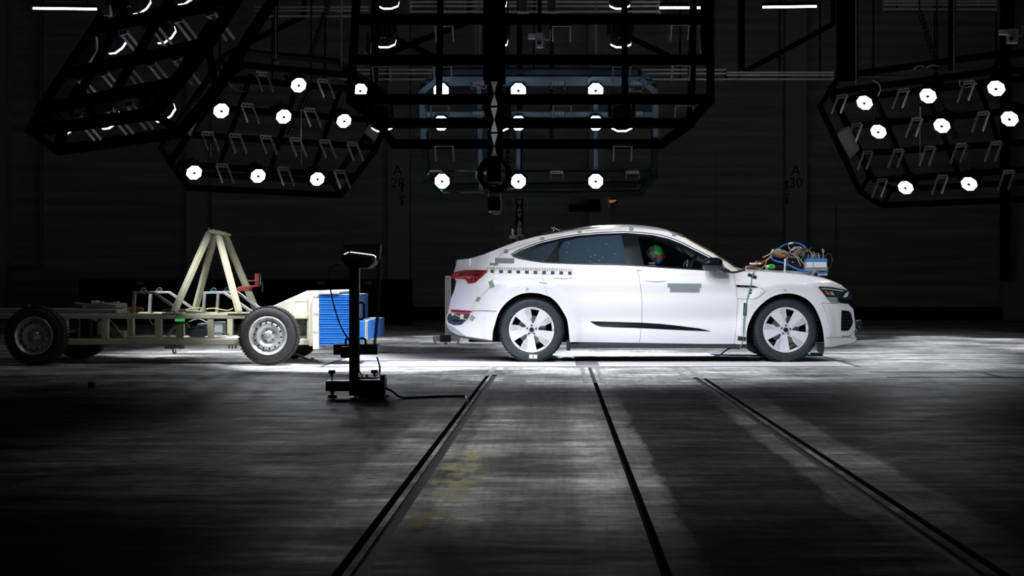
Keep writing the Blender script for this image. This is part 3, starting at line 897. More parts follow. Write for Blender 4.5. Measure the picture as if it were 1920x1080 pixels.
for u, v0, v1 in ((1065.5, 643, 657), (1541.5, 650, 661.5)):
    a, b = car_pt(u, v0), car_pt(u, v1)
    MB().span((a.x - .02, a.y + .02, b.z), (a.x + .025, a.y + .22, a.z + .03)).build('mud_flap', 'satin_black', car, bev=.004)

# ---- wheels
def make_car_wheel():
    wl = MB().lathe((0, 0, 0), (0, -1, 0), [(-.245, .262), (-.25, .30), (-.245, .345), (-.225, .366), (-.19, .3755), (-.05, .3755), (-.02, .368), (-.004, .352), (.004, .325), (.004, .295), (-.004, .268), (-.02, .260), (-.245, .262)], 72)
    t = wl.build('wheel', 'tyre', None, smooth=50)
    tr = MB()
    for k in range(56):       # shoulder tread blocks
        a = 2 * math.pi * k / 56
        R = Matrix.Rotation(a, 3, 'Y')
        for y in (.035, .12, .205):
            tr.box(R @ Vector((0, y, .3765)), (.026, .068, .005), R)
    tr.build('tread', 'tyre', t, smooth=0)
    MB().lathe((0, .055, 0), (0, -1, 0), [(-.16, .257), (0.02, .257), (.048, .262), (.052, .256), (.045, .248), (0, .24), (-.15, .235)], 64).build('rim_barrel', 'rim_dark', t)
    MB().lathe((0, .10, 0), (0, -1, 0), [(0, .03), (0, .165), (.02, .165), (.02, .03)], 40).build('brake_disc', 'steel', t)
    rim = MB()
    y0, y1 = .0, .022          # face plane and its depth
    def sector(r0, r1, a0, a1, b0, b1, ya=y0, n=8, dish=0.0):
        """radial patch; a0..a1 inner angles, b0..b1 outer angles (deg)"""
        V, Fc = [], []
        for j, (r, s0, s1) in enumerate(((r0, a0, a1), (r1, b0, b1))):
            for k in range(n + 1):
                a = math.radians(s0 + (s1 - s0) * k / n)
                V.append((r * math.cos(a), ya + (dish if j == 0 else 0), r * math.sin(a)))
        m = n + 1
        V2 = [(x, y + y1, z) for x, y, z in V]
        for k in range(n):
            Fc.append((k, k + 1, m + k + 1, m + k))
        base = len(V)
        for k in range(n):
            Fc.append((base + k, base + m + k, base + m + k + 1, base + k + 1))
            Fc.append((k, base + k, base + k + 1, k + 1)); Fc.append((m + k, m + k + 1, base + m + k + 1, base + m + k))
        Fc.append((0, m, base + m, base)); Fc.append((n, base + n, base + m + n, m + n))
        rim.add(V + V2, Fc)
    sector(.018, .078, 0, 360, 0, 360, ya=.008, n=60, dish=.004)
    sector(.248, .262, 0, 360, 0, 360, ya=-.002, n=72)
    for k in range(5):
        c = 55 + 72 * k
        sector(.070, .252, c - 26, c + 17, c - 15, c + 13, n=6, dish=.006)
        # fluted blade: six thin bars side by side, then the open window
        for j in range(6):
            a = math.radians(c + 47.5)
            ax = Vector((math.cos(a), 0, math.sin(a))); pr = Vector((-math.sin(a), 0, math.cos(a)))
            off = (j - 2.5) * .0125
            ra = .088 + .021 * abs(j - 2.5)
            p = ax * ra + pr * off; q = ax * (.250 - .0006 * j) + pr * (off * 1.12)
            rim.bar(p + Vector((0, .010, 0)), q + Vector((0, .006, 0)), .0094, .014, up=(0, 1, 0))
        sector(.070, .110, c + 30, c + 60, c + 37, c + 60, ya=.008, n=4)
        sector(.236, .250, c + 14, c + 36, c + 14, c + 36, ya=.010, n=6)
    rim.build('rim', 'rim', t, smooth=30)
    cap = MB().lathe((0, .002, 0), (0, -1, 0), [(0, .026), (.006, .026), (.008, .022), (.008, .0)], 24)
    hc = cap.build('hub_cap', 'gloss_black', t)
    em = MB()
    for k in range(4):
        c = Vector(((k - 1.5) * .0075, -.0075, 0))
        em.tube([c + Vector((.0055 * math.cos(a), 0, .0055 * math.sin(a))) for a in [2 * math.pi * q / 14 for q in range(15)]], .0011, 5)
    em.build('ring_emblem', 'chrome', t)
    for k in range(5):
        a = math.radians(126 + 18 - 55 + 72 * k)
        c = Vector((.053 * math.cos(a), .004, .053 * math.sin(a)))
        MB().cyl(c + Vector((0, .01, 0)), c + Vector((0, -.008, 0)), .0125, .0105, 6).build('lug_nut', 'rim_dark', t)
    return t
wh = make_car_wheel()
wheel_y = YN + 0.035
for i, (x, far) in enumerate(((XR, 0), (XF, 0), (XR, 1), (XF, 1))):
    o = wh if i == 0 else copy_tree(wh)
    o.parent = car
    o.location = Vector((x, (2 * YC - wheel_y) if far else wheel_y, .375)) - car.location
    o.rotation_euler = (0, math.radians(3) if i == 1 else 0, math.pi if far else 0)
# paper mark on the lowest part of the rear tyre
q = [P(992.5, 664.8, 17.705), P(1007.5, 665.2, 17.705), P(1007, 672.3, 17.715), P(992, 672, 17.715)]
pm = MB().prism(q, (0, .006, 0)).build('paper_marker', 'sticker', car, smooth=0)
rep(pm, 'white paper marker on the rear tyre')
MB().span(P(998.4, 666.5, 17.70), P(1000.6, 671, 17.704)).build('red_dash', 'red_bright', pm, smooth=0)

# ---- lamps and black trim draped on the flank
tl = drape('tail_lamp', [(845.5, 518), (849, 513), (855, 510), (870, 506.7), (892, 506.2), (914, 506.4), (915, 509), (903, 520), (891.7, 530), (884, 531.3), (877.5, 531), (873, 525), (868, 523), (847, 521.5)], 'red_lamp', car, off=.006, thick=.02, grid=4, step=2)
drape('lamp_bar', [(846.5, 519), (868, 519.3), (886, 519.4), (886, 521), (868, 521), (848, 520.8)], 'red_bright', tl, off=.008, thick=.004, grid=4, step=2)
for a in ([(880, 509), (911, 509.2), (910, 511), (879, 511)], [(878, 513.4), (906, 513.5), (904, 515.3), (877, 515)], [(890, 517), (901, 517.2), (898.5, 519.2), (890, 519)], [(878, 523.5), (894, 523.8), (892, 526), (879, 526)], [(860, 511), (874, 510), (873, 514), (858, 515)]):
    drape('lamp_stripe', a, 'red_dark', tl, off=.0075, thick=.003, grid=4, step=2)
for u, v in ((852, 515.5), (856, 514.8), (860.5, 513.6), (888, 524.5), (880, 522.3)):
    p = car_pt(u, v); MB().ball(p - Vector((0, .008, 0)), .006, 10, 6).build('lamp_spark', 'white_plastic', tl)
drape('rear_reflector', [(845, 580.2), (862, 581.2), (886, 583), (881.7, 587), (864, 586.4), (846.7, 585.4)], 'red_lamp', car, off=.004, grid=4, step=2)
drape('rear_vent', [(841, 587), (860, 587.2), (881.7, 588), (879, 595), (873, 602), (865, 609), (851.7, 610), (841, 605.5), (838, 597)], 'navy', car, off=.002, grid=5, step=2)
drape('vent_bar', [(848, 599), (858, 600), (868, 599.5), (867, 602), (857, 602.6), (848, 601.4)], 'gloss_black', car, off=.006, grid=5, step=2)
drape('diffuser', [(837.5, 607), (848, 612), (862, 622), (873, 630), (858, 628), (846, 621.7), (840, 614)], 'grey_plastic', car, off=.004, grid=5, step=2)
drape('rear_lip', [(840, 612.5), (846, 622.5), (858, 628.8), (873, 631), (900, 635), (922.8, 638.8), (922.5, 641), (895, 638), (862, 632.5), (846, 626)], 'navy', car, off=.002, grid=5, step=2)
drape('door_blade', [(1106, 602.6), (1120, 602.9), (1160, 604), (1203, 605.2), (1240, 607.6), (1275.5, 611.5), (1311.7, 616), (1332.5, 621), (1290, 619.5), (1220, 616), (1203, 615.2), (1160, 613.8), (1125.6, 612.3), (1116, 609)], 'gloss_black', car, off=.006, grid=5, step=2.5)
bd = drape('fender_badge', [(1380.5, 534.3), (1402, 535.3), (1414, 536.1), (1422.8, 539.2), (1411.7, 539.2), (1381, 538.4)], 'gloss_black', car, off=.003, grid=4, step=2)
text_mesh('badge_lettering', 'e-tron', .016, car_pt(1392.5, 538.2) - Vector((0, .006, 0)), 'bracket', bd)
drape('charge_port', [(1406.2, 543), (1409.7, 542.7), (1409, 551), (1405.8, 551)], 'gloss_black', car, off=.004, grid=3, step=2)
drape('charge_port_pin', [(1406.6, 545.6), (1409, 545.4), (1408.8, 547.8), (1406.4, 548)], 'white_plastic', car, off=.007, grid=3, step=2)
hl = drape('headlamp', [(1533.8, 538), (1537, 537), (1560, 538.3), (1583, 542.8), (1592.5, 546.5), (1597, 556), (1597, 561.5), (1586.7, 562), (1572.5, 557.5), (1571.7, 567.3), (1559, 567.5), (1550, 558), (1541, 547)], 'lamp_clear', car, off=.006, thick=.02, grid=4, step=2)
drape('amber_reflector', [(1545.5, 545), (1549, 544.6), (1556.5, 551.8), (1554, 553), (1550, 551.5)], 'amber', hl, off=.009, thick=.003, grid=4, step=2)
drape('light_guide', [(1540, 540.3), (1558, 541.6), (1581, 545), (1580, 546.6), (1558, 543), (1541, 541.6)], 'ice', hl, off=.009, thick=.003, grid=4, step=2)
drape('projector', [(1556, 547), (1560, 546.7), (1564, 551.5), (1563, 553.8), (1558, 553)], 'grey_plastic', hl, off=.009, thick=.003, grid=4, step=2)
drape('projector', [(1566, 547.3), (1572, 546.8), (1577, 550), (1575, 554.5), (1569, 554)], 'navy', hl, off=.009, thick=.003, grid=4, step=2)
drape('light_guide', [(1586, 548.5), (1590.5, 547), (1588, 556), (1583, 558), (1580, 557)], 'ice', hl, off=.009, thick=.003, grid=4, step=2)
for k in range(4):
    v = 557.6 + 2.6 * k; u0 = 1551 + 2.4 * k
    drape('light_fin', [(u0, v), (1570, v + .3), (1570, v + 1.3), (u0 + .8, v + 1.2)], 'ice', hl, off=.009, thick=.003, grid=4, step=2)
drape('grille_mask', [(1572.5, 558), (1586.7, 562.2), (1597, 562), (1600, 572), (1602, 586), (1598.5, 577), (1590, 569.5), (1573, 567)], 'gloss_black', car, off=.004, grid=4, step=2)
ai = drape('air_intake', [(1578, 581.7), (1591, 583.2), (1595, 587), (1599, 603), (1597.5, 610), (1591, 620), (1577, 620.2), (1577, 600)], 'void_black', car, off=.003, grid=4, step=2)
for k in range(5):
    v = 589 + 6 * k
    drape('intake_slat', [(1580, v), (1594.5, v - .5), (1595.5, v + .8), (1580, v + 1.4)], 'satin_black', ai, off=.007, thick=.004, grid=4, step=2)
line_on_car('lip_seam', [(1548, 633), (1562, 632), (1580, 632), (1597, 632.5), (1603, 633.2)], 0.003, 'bracket', car)
line_on_car('lip_seam', [(1578, 630.3), (1592, 630.3), (1596, 627.5), (1603, 619)], 0.0022, 'gap', car)
for v in (534.5, 548, 560.0):
    pass
gb = MB()
for k in range(5):
    a = car_pt(1598 + .9 * k, 556 + 6.0 * k)
    gb.bar((a.x + .0, a.y + .06, a.z), (a.x + .045, YC, a.z), .010, .010)
gb.build('grille_bar', 'steel', car)
# flush door handles
for u0, u1, v in ((1037, 1074, 521.0), (1209, 1247.5, 526.6)):
    drape('door_handle', spline([(u0, v), (u0 + 12, v - 2.2), (u1 - 12, v - 2.4), (u1, v), (u1 - 3, v + 1.1), (u1 - 14, v + 2.0), (u0 + 12, v + 1.4)], 3), 'paint', car, off=.014, thick=.014, grid=4, step=2)
    drape('handle_recess', [(u0 + 5, v + .7), (u1 - 8, v + 1.0), (u1 - 13, v + 2.8), (u0 + 16, v + 2.6)], 'bracket', car, off=.001, thick=.001, grid=4, step=2)
# outside mirror
def mirror_shell(cx, cy, cz, sx, sy, sz, z0, z1):
    mb = MB(); V, Fc = [], []
    nu, nv = 24, 8
    for j in range(nv + 1):
        t = j / nv; z = z0 + (z1 - z0) * t
        k = math.sqrt(max(0.0, 1 - min(1, abs(z) / sz) ** 2.6)) ** .8
        for i in range(nu):
            a = 2 * math.pi * i / nu
            ca, sa = math.cos(a), math.sin(a)
            V.append((cx + sx * k * math.copysign(abs(ca) ** .75, ca) + .012 * t, cy + sy * k * math.copysign(abs(sa) ** .8, sa), cz + z))
    for j in range(nv):
        for i in range(nu):
            Fc.append((j * nu + i, j * nu + (i + 1) % nu, (j + 1) * nu + (i + 1) % nu, (j + 1) * nu + i))
    Fc.append(tuple(range(nu))); Fc.append(tuple(nv * nu + i for i in range(nu)))
    return mb.add(V, Fc)
mc = P(1335, 495.5, 17.62)
mir = mirror_shell(mc.x, 17.62, mc.z, .120, .10, .080, -.012, .077).build('wing_mirror', 'gloss_black', car, smooth=60)
mirror_shell(mc.x, 17.62, mc.z, .125, .105, .080, -.072, -.014).build('mirror_cover', 'navy', mir, smooth=60)
MB().bar((mc.x + .10, 17.66, mc.z - .055), (mc.x + .14, 17.82, mc.z - .05), .06, .05).build('mirror_arm', 'gloss_black', mir, bev=.012)
MB().span((mc.x + .125, 17.64, mc.z - .09), (mc.x + .06, 17.74, mc.z - .065)).build('mirror_foot', 'bracket', mir, bev=.008)

# ---- tapes and the dashed measuring strip stuck to the paint
def tape(u, v, w_, h_, ang=0, m='tape', off=.003, label=None):
    a = math.radians(ang); c, s = math.cos(a), math.sin(a)
    pts = [(u + x * c - y * s, v + x * s + y * c) for x, y in ((-w_ / 2, -h_ / 2), (w_ / 2, -h_ / 2), (w_ / 2, h_ / 2), (-w_ / 2, h_ / 2))]
    o = drape('tape', pts, m, car, off=off, thick=.002, grid=6, step=2.5)
    if label:
        rep(o, label)
    return o
tape(946, 489, 36, 9.5, 1.5, label='long grey tape behind the rear side window')
tape(926, 495.5, 15, 4.5, 5, off=.005)
for u, v, w_, h_, a in ((948.5, 471.5, 7.5, 6.5, -25), (1016.5, 447.6, 8, 5, -8), (1086.5, 432.8, 7.5, 9, -3), (1183.5, 428.3, 7.5, 9.5, 0), (1264, 440.4, 8, 5.5, 12), (921.5, 533, 8.5, 13, -20), (896.5, 561.3, 7.5, 8.5, 30), (885.5, 596.5, 8, 9, 38), (1355, 487, 8, 4, 32)):
    tape(u, v, w_, h_, a)
for u, v, w_, h_, a in ((866.3, 594, 6, 9.5, 8), (849.5, 589.5, 4, 5, 0)):
    rep(tape(u, v, w_, h_, a, 'white_wire', off=.006), 'white tape on the rear vent')
tape(1283, 535.5, 63, 8, .6, label='long grey tape across the front door, upper strip')
tape(1283.5, 543.2, 55, 9, .8, off=.005, label='shorter grey tape below the upper strip on the front door')
for u, v, w_, h_, a, l in ((1410.5, 518, 17.5, 6.2, 22, 'black tape slanting on the front wing'), (1397, 580, 6.6, 24, 3, 'long upright black tape on the front wing'), (1391, 635, 15.5, 8, 6, 'black tape at the sill before the front wheel')):
    tape(u, v, w_, h_, a, 'tape_black', label=l)
scl = drape('measuring_strip', [(913, 500), (995, 500.6), (1073, 502.4), (1073.2, 515.6), (990, 513), (913, 511.8)], 'white_plastic', car, off=.0015, thick=.001, grid=8, step=5)
rep(scl, 'white strip with black squares and tick marks over the rear wheel')
for k in range(10):
    u = 923.4 + 16.12 * k; dv = .37 * k
    drape('square_mark', [(u - 3.6, 506 + dv), (u + 3.6, 506.2 + dv), (u + 3.6, 512 + dv * .95), (u - 3.6, 511.8 + dv * .95)], 'ink', scl, off=.003, thick=.001, grid=6, step=4)
for k in range(50):
    u = 914.2 + 3.22 * k; dv = .025 * (u - 914); L_ = 4.6 if k % 5 else 5.4
    if True:
        drape('tick_mark', [(u - .55, 500.8 + dv * .7), (u + .55, 500.8 + dv * .7), (u + .2, 500.8 + L_ + dv), (u - .9, 500.8 + L_ + dv)], 'ink', scl, off=.003, thick=.001, grid=6, step=5)
def mark(txt, u, v, size):
    p = car_pt(u, v)
    text_mesh('pen_mark', txt, size, p - Vector((0, .012, 0)), 'ink', car)
mark('2F', 988.5, 543.8, .035); mark('26', 1471.5, 545.5, .032)

# ---- wires taped to the car (loose cables, not part of it)
def car_wire(pts, r, m, label, group=None, cat='wire', off=.008, name='wire'):
    q = []
    for p in catmull([Vector(p) for p in pts], 5):
        w_ = car_pt(p.x, p.y); q.append(w_ + car_nrm(w_) * off)
    return tag(MB().tube(q, r, 6).build(name, m), label, cat, group)
car_wire([(1280, 441.5), (1240, 432), (1184, 429.5), (1126, 432), (1086, 434), (1050, 440.5), (1016, 448), (980, 459.5), (949, 470.5), (938, 478), (930, 489), (926.5, 500), (925.5, 515), (923, 530), (914, 543), (897, 560), (889, 570), (886.8, 584), (886, 596), (879, 600), (872, 599)], .0024, 'yellow_wire', 'long thin yellow wire taped along the roof edge and down the rear wing')
car_wire([(875, 599.5), (864, 594.5), (850, 588), (842, 589), (837.5, 597), (839, 609)], .004, 'yellow_wire', 'yellow wire looping around the rear bumper vent')
car_wire([(1283, 446.3), (1303, 458.3), (1331, 473), (1346, 482.5), (1358, 491.5), (1372, 500.5), (1388, 504.8)], .004, 'yellow_wire', 'yellow wire running down the windscreen pillar', off=.012)
car_wire([(1413, 506), (1411.5, 515), (1409, 525), (1406.5, 540), (1403.5, 556), (1399, 569), (1396.5, 582), (1394.5, 600), (1393.5, 618), (1394, 632), (1391, 644), (1386, 652)], .004, 'green_wire', 'dark green wire dropping from the bonnet down the front wing')
car_wire([(1421, 507), (1415, 512), (1410.5, 521), (1405, 542), (1401, 560), (1398, 578), (1397, 600), (1394.5, 625), (1393, 640), (1388, 653)], .0028, 'green_wire', 'second, thinner green wire dropping beside the dark green one')
q = [P(1387, 653, 18.2), P(1366, 654, 18.2), P(1345, 653.5, 19), P(1322, 658, 19.6), P(1340, 661.5, 19.4), P(1405, 663.3, 19.2), P(1460, 664, 19.2), P(1532, 665, 19.3)]
q = [Vector((p.x, p.y, max(.012, p.z) if i < 2 else .012)) for i, p in enumerate(q)]
tag(MB().tube(q, .010, 8, smooth=6).build('blue_hose', 'blue_hose'), 'thin blue hose lying on the floor under the front of the car', 'hose')
a = P(1517, 664.6, 19.3)
tag(MB().span((a.x, 19.2, .0035), (a.x + .16, 19.42, .045)).build('teal_block', mat('teal_plastic', (.03, .22, .32), .5), bev=.008), 'small teal block on the white cover behind the front wheel', 'block')
# towing-eye target bolted to the nose
tp = P(1606, 607, 18.2)
tgt = MB().prism([P(1604, 600.5, 18.2), P(1614, 600, 18.2), P(1616.5, 606, 18.2), P(1616.7, 614, 18.2), P(1609, 622.5, 18.2), P(1605, 619, 18.2)], (0, .05, 0)).build('towing_sensor', 'satin_black', car, bev=.006)
rep(tgt, 'black angular sensor bolted to the front bumper')
for u, v in ((1611, 613), (1605.5, 618.5), (1607, 602.5)):
    MB().ball(P(u, v, 18.18), .008, 10, 6).build('bolt', 'steel', tgt)
# roof sensor leads
tag(MB().tube([P(1034, 426, 18.67), P(1037, 429, 18.67), P(1038.5, 432.5, 18.67), P(1035.5, 435.5, 18.67)], .006, 6, smooth=4).tube([P(1038.5, 425.5, 18.68), P(1042, 429, 18.68), P(1050, 432, 18.68)], .006, 6, smooth=4).build('roof_lead', 'white_wire'), 'short white cable ends standing up on the rear of the car roof', 'cable')
a, b = P(995, 446, 18.6), P(1004, 449, 18.6)
MB().span((a.x, 18.45, b.z - .03), (b.x, 18.75, a.z - .01)).build('roof_camera_bracket', 'satin_black', car, bev=.004)

# ---- inside: seats, wheel, dash
def seat(y):
    mb = MB()
    mb.box((.62, y, .58), (.52, .50, .16), Matrix.Rotation(.08, 3, 'Y'))
    mb.box((.86 - .46, y, .88), (.14, .48, .62), Matrix.Rotation(-.30, 3, 'Y'))
    s = mb.build('seat', 'seat', car, bev=.05)
    MB().box((.28, y, 1.26), (.09, .26, .17), Matrix.Rotation(-.2, 3, 'Y')).build('headrest', 'seat', s, bev=.04)
seat(18.25); seat(19.09)
MB().span((1.55, YN + .18, .75), (1.95, 2 * YC - YN - .18, 1.03)).build('dashboard', 'seat', car, bev=.05)
sw = MB(); c = P(1294, 494, 18.22)
R = Matrix.Rotation(math.radians(-62), 3, 'Y')
sw.tube([Vector((c.x, 18.22, c.z - .03)) + R @ Vector((.17 * math.cos(t), .17 * math.sin(t), 0)) for t in [2 * math.pi * k / 30 for k in range(31)]], .014, 8)
sw.build('steering_wheel', 'satin_black', car)
MB().tube([P(1281, 500, 18.15), P(1285, 489, 18.15)], .004).tube([P(1288, 500, 18.15), P(1289.5, 487, 18.15)], .012).build('column_stalk', 'grey_plastic', car)

# ------------------------------------------------------------------ the dummy at the wheel
hc = P(1228, 477.5, 18.25)
dum = empty('crash_test_dummy', (hc.x - .05, 18.25, .62), 'grey crash-test dummy with green, red and blue face paint, seated at the car window', 'dummy')
def head_pt(t, a):
    """t: polar angle from the crown, a: azimuth, 0 = forward (+X)"""
    x = math.sin(t) * math.cos(a); y = math.sin(t) * math.sin(a); z = math.cos(t)
    rx, ry, rz = .102, .078, .118
    p = Vector((rx * x, ry * y, rz * z))
    if z < -.1:
        p.x += .020 * (-z - .1); p.y *= 1 - .25 * (-z - .1)
        if x < .2:
            p.x += .05 * (-z - .1) * (.2 - x)
    f = math.exp(-((a) / .20) ** 2)                     # nose, brow, lips, chin
    p.x += f * (.024 * math.exp(-((z + .22) / .11) ** 2) + .007 * math.exp(-((z + .62) / .05) ** 2) + .007 * math.exp(-((z + .74) / .04) ** 2) + .010 * math.exp(-((z + .93) / .08) ** 2))
    p.x += .006 * math.exp(-((z - .12) / .06) ** 2) * math.exp(-(a / .6) ** 2)
    for s in (-1, 1):                                   # eye sockets
        p.x -= .010 * math.exp(-((a - s * .42) / .18) ** 2) * math.exp(-((z + .02) / .09) ** 2)
    return Vector((hc.x, 18.25, hc.z)) + p
def head_patch(name, test, m, off):
    nu, nv = 72, 48
    V, Fc = [], []
    for j in range(nv + 1):
        for i in range(nu):
            t, a = math.pi * j / nv, 2 * math.pi * i / nu
            a = a if a <= math.pi else a - 2 * math.pi
            p = head_pt(t, a); V.append(p + (p - Vector((hc.x, 18.25, hc.z))).normalized() * off)
    for j in range(nv):
        for i in range(nu):
            t, a = math.pi * (j + .5) / nv, 2 * math.pi * (i + .5) / nu
            a = a if a <= math.pi else a - 2 * math.pi
            x, z = math.sin(t) * math.cos(a), math.cos(t)
            if test(x, z):
                Fc.append((j * nu + i, (j + 1) * nu + i, (j + 1) * nu + (i + 1) % nu, j * nu + (i + 1) % nu))
    used = sorted({i for f in Fc for i in f}); mp = {q: k for k, q in enumerate(used)}
    return MB().add([V[q] for q in used], [[mp[i] for i in f] for f in Fc]).build(name, m, None, smooth=80)
def under(o, parent):
    off = Vector((0, 0, 0)); q = parent
    while q is not None:
        off += q.location; q = q.parent
    o.data.transform(Matrix.Translation(-off)); o.parent = parent
head = head_patch('head', lambda x, z: True, 'dummy_skin', 0.0); under(head, dum)
for nm, ts, m in (('green_forehead_paint', lambda x, z: x > -.12 and z > 0.0, 'dummy_green'), ('red_nose_paint', lambda x, z: x > .12 and -.44 < z <= 0.0, 'dummy_red'), ('blue_chin_paint', lambda x, z: x > .05 and z <= -.44, 'dummy_blue')):
    o = head_patch(nm, ts, m, .0018); under(o, head)
for s in (-1, 1):
    MB().ball((hc.x - .005, 18.25 + s * .078, hc.z - .02), (.018, .008, .030), 12, 8).build('ear', 'dummy_skin', head)
nk = MB()
for k in range(4):
    nk.lathe((hc.x - .035, 18.25, hc.z - .095 - .028 * k), (0, 0, -1), [(0, .0), (0, .042), (.010, .046), (.018, .042), (.018, 0)], 20)
nk.build('neck_discs', 'bracket', dum)
sk_ = bpy.data.meshes.new('torso')
bx, by, bz = hc.x - .06, 18.25, hc.z
pts = [(bx - .02, by, .70), (bx - .05, by, .88), (bx - .05, by, 1.03), (bx - .03, by, bz - .20),
       (bx - .04, by - .17, bz - .25), (bx + .10, by - .22, bz - .45), (bx + .36, by - .17, bz - .42), (bx + .44, by - .15, bz - .40),
       (bx - .04, by + .17, bz - .25), (bx + .10, by + .22, bz - .45), (bx + .36, by + .17, bz - .42), (bx + .44, by + .15, bz - .40),
       (bx + .10, by - .11, .72), (bx + .48, by - .12, .74), (bx + .66, by - .12, .40), (bx + .78, by - .12, .38),
       (bx + .10, by + .11, .72), (bx + .48, by + .12, .74), (bx + .66, by + .12, .40), (bx + .78, by + .12, .38)]
ed = [(0, 1), (1, 2), (2, 3), (2, 4), (4, 5), (5, 6), (6, 7), (2, 8), (8, 9), (9, 10), (10, 11), (0, 12), (12, 13), (13, 14), (14, 15), (0, 16), (16, 17), (17, 18), (18, 19)]
rad = [.15, .15, .14, .055, .065, .048, .036, .03, .065, .048, .036, .03, .085, .07, .048, .04, .085, .07, .048, .04]
sk_.from_pydata([Vector(p) - dum.location for p in pts], ed, [])
so = bpy.data.objects.new('torso', sk_); COL.objects.link(so); so.parent = dum
sm = so.modifiers.new('skin', 'SKIN'); so.modifiers.new('sub', 'SUBSURF').levels = 1
for v_, r_ in zip(sk_.skin_vertices[0].data if sk_.skin_vertices else [], rad):
    v_.radius = (r_, r_)
sk_.materials.append(M['seat'])

# ------------------------------------------------------------------ measuring kit on the bonnet
def hood_z(x, y):
    return 0
def kit(name, label, cat, group=None, u=0, v=0, Y=18.2):
    return empty(name, tuple(P(u, v, Y)), label, cat, group)
YK = 18.2
rec = kit('data_recorder', 'white measuring box with blue label band and plugs, on the front of the bonnet', 'recorder', u=1528, v=506)
def kb(u0, v0, u1, v1, y0, y1):
    a, b = P(u0, v1, (y0 + y1) / 2), P(u1, v0, (y0 + y1) / 2)
    return MB().span((a.x, y0, a.z), (b.x, y1, b.z))
kb(1509, 489.5, 1545.5, 502.5, 18.05, 18.40).build('case', 'white_plastic', rec, bev=.006)
kb(1508.6, 485.2, 1546.6, 491.2, 18.045, 18.405).build('blue_band', 'blue_stripe', rec, bev=.004)
kb(1509, 502.6, 1546, 508, 18.06, 18.40).build('base_plate', 'grey_plastic', rec, bev=.004)
kb(1531, 512, 1548, 516.5, 18.05, 18.3).build('foot_block', 'white_plastic', rec, bev=.004)
kb(1540, 516.5, 1544, 520.5, 18.08, 18.13).build('stud', 'satin_black', rec)
kb(1527, 508, 1531, 517.5, 18.1, 18.14).build('stud', 'satin_black', rec)
tpo = MB().prism([P(1524, 505, 18.035), P(1532, 503.5, 18.035), P(1530, 509.5, 18.04), P(1524, 518, 18.05), P(1518.5, 517.5, 18.05), P(1523, 510, 18.04)], (0, .004, 0)).build('tape_strip', 'bracket', rec)
for k in range(8):
    u = 1511 + 4.6 * k; h_ = 478 + random.uniform(-2, 3)
    mb = MB().cyl(P(u, 486, 18.12 + .03 * (k % 3)), P(u, h_, 18.12 + .03 * (k % 3)), .011, n=10)
    mb.build('plug', 'bracket' if k % 2 else 'satin_black', rec)
crate = kit('equipment_plate', 'grey equipment plate lying under the wire tangle on the bonnet', 'plate', u=1490, v=507)
MB().prism([P(1470, 506.5, 18.10), P(1520, 510.5, 18.10), P(1520, 514.5, 18.10), P(1470, 510.3, 18.10)], (0, .5, 0)).build('plate', 'grey_plastic', crate, bev=.003)
MB().prism([P(1427, 506, 18.12), P(1470, 508, 18.12), P(1470, 510, 18.12), P(1427, 508, 18.12)], (0, .4, 0)).build('side_plate', 'grey_plastic', crate, bev=.003)
for u in (1474, 1494, 1514):
    MB().cyl(P(u, 510, 18.13), P(u, 503, 18.13), .012, n=8).build('stud', 'satin_black', crate)
bb = kit('black_amplifier', 'black electronics block behind the blue hose on the bonnet', 'electronics', u=1487, v=500)
kb(1474, 484, 1506, 503.5, 18.28, 18.5).build('case', 'satin_black', bb, bev=.01)
for k in range(4):
    kb(1477 + 7 * k, 481, 1481 + 7 * k, 486, 18.3, 18.36).build('plug', 'grey_plastic', bb, bev=.003)
kb(1484, 490, 1489, 493, 18.26, 18.3).build('connector', 'bracket', bb, bev=.003)
bk = kit('black_pouch', 'flat black electronics pouch between the green box and the wire tangle', 'electronics', u=1450, v=504)
kb(1437, 497, 1471, 504.5, 18.25, 18.5).build('case', 'satin_black', bk, bev=.015)
gbx = kit('green_box', 'small bright green device lying on the bonnet', 'device', u=1447, v=503)
MB().prism([P(u, v, 18.12) for u, v in ((1438.5, 501), (1441, 497), (1446, 495), (1451, 496), (1454, 498.5), (1454, 503), (1448, 503.5), (1441, 502.5))], (0, .10, 0)).build('case', 'green_box', gbx, bev=.012)
MB().prism([P(u, v, 18.115) for u, v in ((1441.5, 500.5), (1446, 497.5), (1451, 499.5), (1451, 501), (1446, 499.5))], (0, .01, 0)).build('grip', mat('dark_green_plastic', (.01, .2, .03), .5), gbx)
cn = kit('red_plug', 'red and white connector block at the foot of the windscreen', 'connector', u=1420, v=496)
kb(1417, 489.3, 1425, 492.8, 18.2, 18.26).build('red_block', 'red_device', cn, bev=.003)
kb(1406, 492.8, 1427, 495.8, 18.18, 18.26).build('white_block', 'white_plastic', cn, bev=.004)
kb(1415, 496, 1420, 499, 18.18, 18.24).build('red_block', 'red_device', cn, bev=.003)
kb(1399, 499, 1424, 503.5, 18.2, 18.34).build('base_block', 'navy', cn, bev=.006)
hp = [(1522.5, 510.4), (1502, 506.4), (1488, 501.5), (1478, 496.5), (1469.7, 492.8), (1454.8, 489.4), (1446.7, 483.3), (1448, 476.6), (1457.5, 469), (1468, 460.3), (1481.9, 456.2), (1492.7, 455.2), (1503.5, 459), (1510, 464), (1512.5, 471)]
dep = [18.02, 18.03, 18.05, 18.06, 18.08, 18.12, 18.18, 18.24, 18.28, 18.3, 18.3, 18.28, 18.26, 18.24, 18.22]
bh = MB().tube([P(u, v, y) for (u, v), y in zip(hp, dep)], .0105, 10, smooth=6).build('looped_hose', 'blue_hose')
tag(bh, 'thick blue hose looping high over the wire tangle on the bonnet', 'hose')
